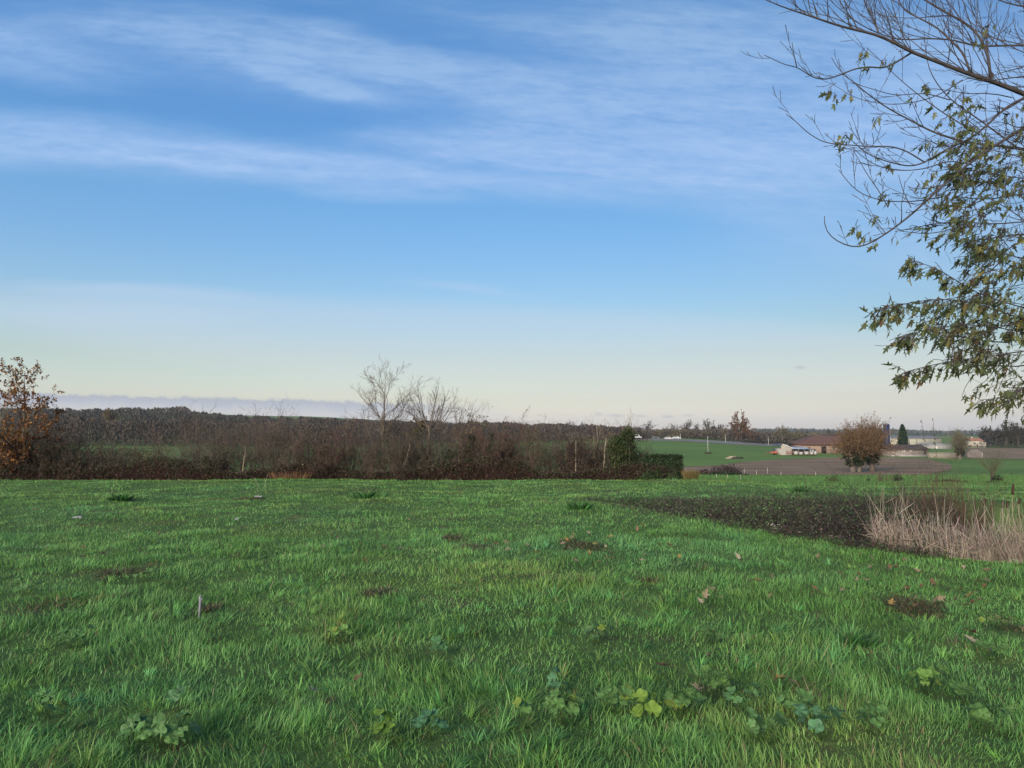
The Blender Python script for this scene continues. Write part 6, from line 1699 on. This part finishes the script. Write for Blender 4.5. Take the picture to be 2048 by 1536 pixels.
for px in (3, 14):
    wn_ = part(wh, 'window', M_GLASS, lambda g, px=px: g.box(px * s, (px + 3) * s, -0.04, -0.004, 5 * s, 9 * s, (0.10, 0.09, 0.09)))
    part(wn_, 'sill', M_WALL, lambda g, px=px: g.box(px * s - 0.1, (px + 3) * s + 0.1, -0.15, -0.003, 5 * s - 0.12, 5 * s - 0.002, (0.4, 0.37, 0.32)))
    for sx in (-1.25, 3.05): part(wn_, 'shutter', M_WOOD, lambda g, px=px: g.box((px + sx) * s, (px + sx + 1.15) * s, -0.05, -0.004, 5 * s, 9 * s, (0.16, 0.11, 0.08)))
part(wh, 'door', M_WOOD, lambda g: g.box(8.5 * s, 11 * s, -0.04, -0.004, -1, 7 * s, (0.12, 0.08, 0.06)))
part(wh, 'window', M_GLASS, lambda g: g.box(24.5 * s, 27 * s, 0.95, 0.996, 4 * s, 7 * s, (0.08, 0.08, 0.08)))
# silo px 1765..1778, v 847..
Yv = 330.0; s = mpp(Yv); si = building('farm_silo', 'tall dark blue cylindrical silo rising behind the willows', 1771.5, Yv, 'silo', vb=905)
part(si, 'tank', M_METAL, lambda g: g.tube([(0, 0, -0.5), (0, 0, 56 * s)], [6.0 * s, 6.0 * s], 24, (0.013, 0.02, 0.06)))
part(si, 'dome', M_METAL, lambda g: g.tube([(0, 0, 56 * s + 0.005), (0, 0, 57.4 * s), (0, 0, 58 * s)], [6.1 * s, 4 * s, 0.8 * s], 24, (0.10, 0.10, 0.12)))
for z in (20, 34, 46, 54): part(si, 'hoop', M_METAL, lambda g, z=z: g.tube([(0, 0, z * s), (0, 0, z * s + 0.18)], 6.18 * s, 24, (0.03, 0.035, 0.08)))
part(si, 'ladder', M_METAL, lambda g: g.box(5.3 * s, 5.9 * s, -3.6 * s, -3.3 * s, 0, 57 * s, (0.3, 0.3, 0.33)))
# utility poles in the green field
for i, (u, v0, v1, lab) in enumerate(((1360, 868, 882, 'concrete pole nearest the parked white vehicles'), (1414.5, 873, 905.5, 'pale concrete pole standing alone in the green field'), (1450, 871, 886, 'concrete pole at the field top below the brown trees'), (1535.5, 875, 890, 'concrete pole between the orange tree and the barn'))):
    Yp = 235.0 if i == 1 else 392.0 - 5 * i
    f = np.array([(u - U0) / F * Yp, Yp, CAM_H - (v1 - HOR) / F * Yp]); h_ = (v1 - v0) * mpp(Yp)
    r_ = empty('utility_pole', f); tag(r_, lab, 'pole', 'utility poles by the green field')
    k = 1.0 if i == 1 else 1.5
    g = Geo(); g.tube([(0, 0, -0.6), (0, 0, h_ * 0.5), (0, 0, h_)], [0.10 * k, 0.085 * k, 0.065 * k], 8, (0.30, 0.295, 0.27)); g.build('shaft', M_WALL, r_)
    g = Geo(); g.box(-0.28 * k, 0.28 * k, -0.05, 0.05, h_ * 0.965, h_ * 0.985, (0.3, 0.29, 0.27)); g.build('crossarm', M_METAL, r_)
mound('grass_hummock', 'dark weedy tuft round the foot of the lone concrete pole', 1415, 906, 235, 1.3, 0.5, [(0.05, 0.05, 0.03), (0.09, 0.07, 0.045)], 400, 0.3, 21)
# vehicles on the track, px 1268..1358
def car(label, u, v, Yd, ln, colr, van=False, group=None):
    f = ((u - U0) / F * Yd, Yd, CAM_H - (v - HOR) / F * Yd)
    r_ = empty('parked_car' if not van else 'parked_van', f); tag(r_, label, 'van' if van else 'car')
    h = 1.9 if van else 1.45; w = 1.7; a, b = -ln / 2, ln / 2
    prof = [(a, 0.35), (b, 0.35), (b, 0.8), (b - 0.9, 0.95), (b - 1.5, h), (a + 0.35, h), (a + 0.02, 0.95)] if van else [(a, 0.35), (b, 0.35), (b, 0.75), (b - 1.0, 0.92), (b - 1.7, h), (a + 1.1, h), (a + 0.3, 0.95), (a, 0.9)]
    g = Geo(); g.slab([(x, 0, z) for x, z in prof], -w, colr); g.build('body', M_METAL, r_)
    g = Geo(); g.box(a + 0.7, b - 1.75, -0.02, -0.004, 0.98, h - 0.12, (0.03, 0.035, 0.04)); g.build('window', M_GLASS, r_)
    for x in (a + 0.8, b - 0.85):
        g = Geo(); g.tube([(x, -0.06, 0.32), (x, 0.16, 0.32)], 0.33, 14, (0.02, 0.02, 0.02)); wl = g.build('wheel', M_METAL, r_)
        g = Geo(); g.tube([(x, -0.08, 0.32), (x, -0.061, 0.32)], 0.19, 10, (0.4, 0.4, 0.4)); g.build('hubcap', M_METAL, wl)
car('white car nearest the pole on the far track', 1353, 878.2, 395, 4.4, (0.42, 0.43, 0.46))
car('dark car on the far track left of the white ones', 1311, 877.6, 395, 4.3, (0.05, 0.055, 0.065))
car('white car second from the pole on the far track', 1337, 879.0, 388, 4.1, (0.4, 0.39, 0.38))
car('white van just right of the evergreen bush on the far track', 1274, 876.6, 395, 4.6, (0.38, 0.4, 0.42), True)
car('pale car seen over the hedge, far left of the track', 1146, 868.5, 470, 4.2, (0.6, 0.6, 0.6))

# ------------------------------------------------------------------ haze: the air over the valley
m = bpy.data.materials.new('haze'); m.use_nodes = True
T = NT(m.node_tree); m.node_tree.nodes.remove(m.node_tree.nodes['Principled BSDF'])
pv = T.n('ShaderNodeVolumePrincipled'); pv.inputs['Color'].default_value = (0.80, 0.87, 1.0, 1); pv.inputs['Density'].default_value = 0.00007
T.l(pv.outputs[0], m.node_tree.nodes['Material Output'].inputs['Volume'])
g = Geo(); g.box(-11000, 11000, -60, 9500, -60, 190, (1, 1, 1)); hz = g.build('haze', m)
tag(hz, 'thin blue haze over the valley', kind='stuff')
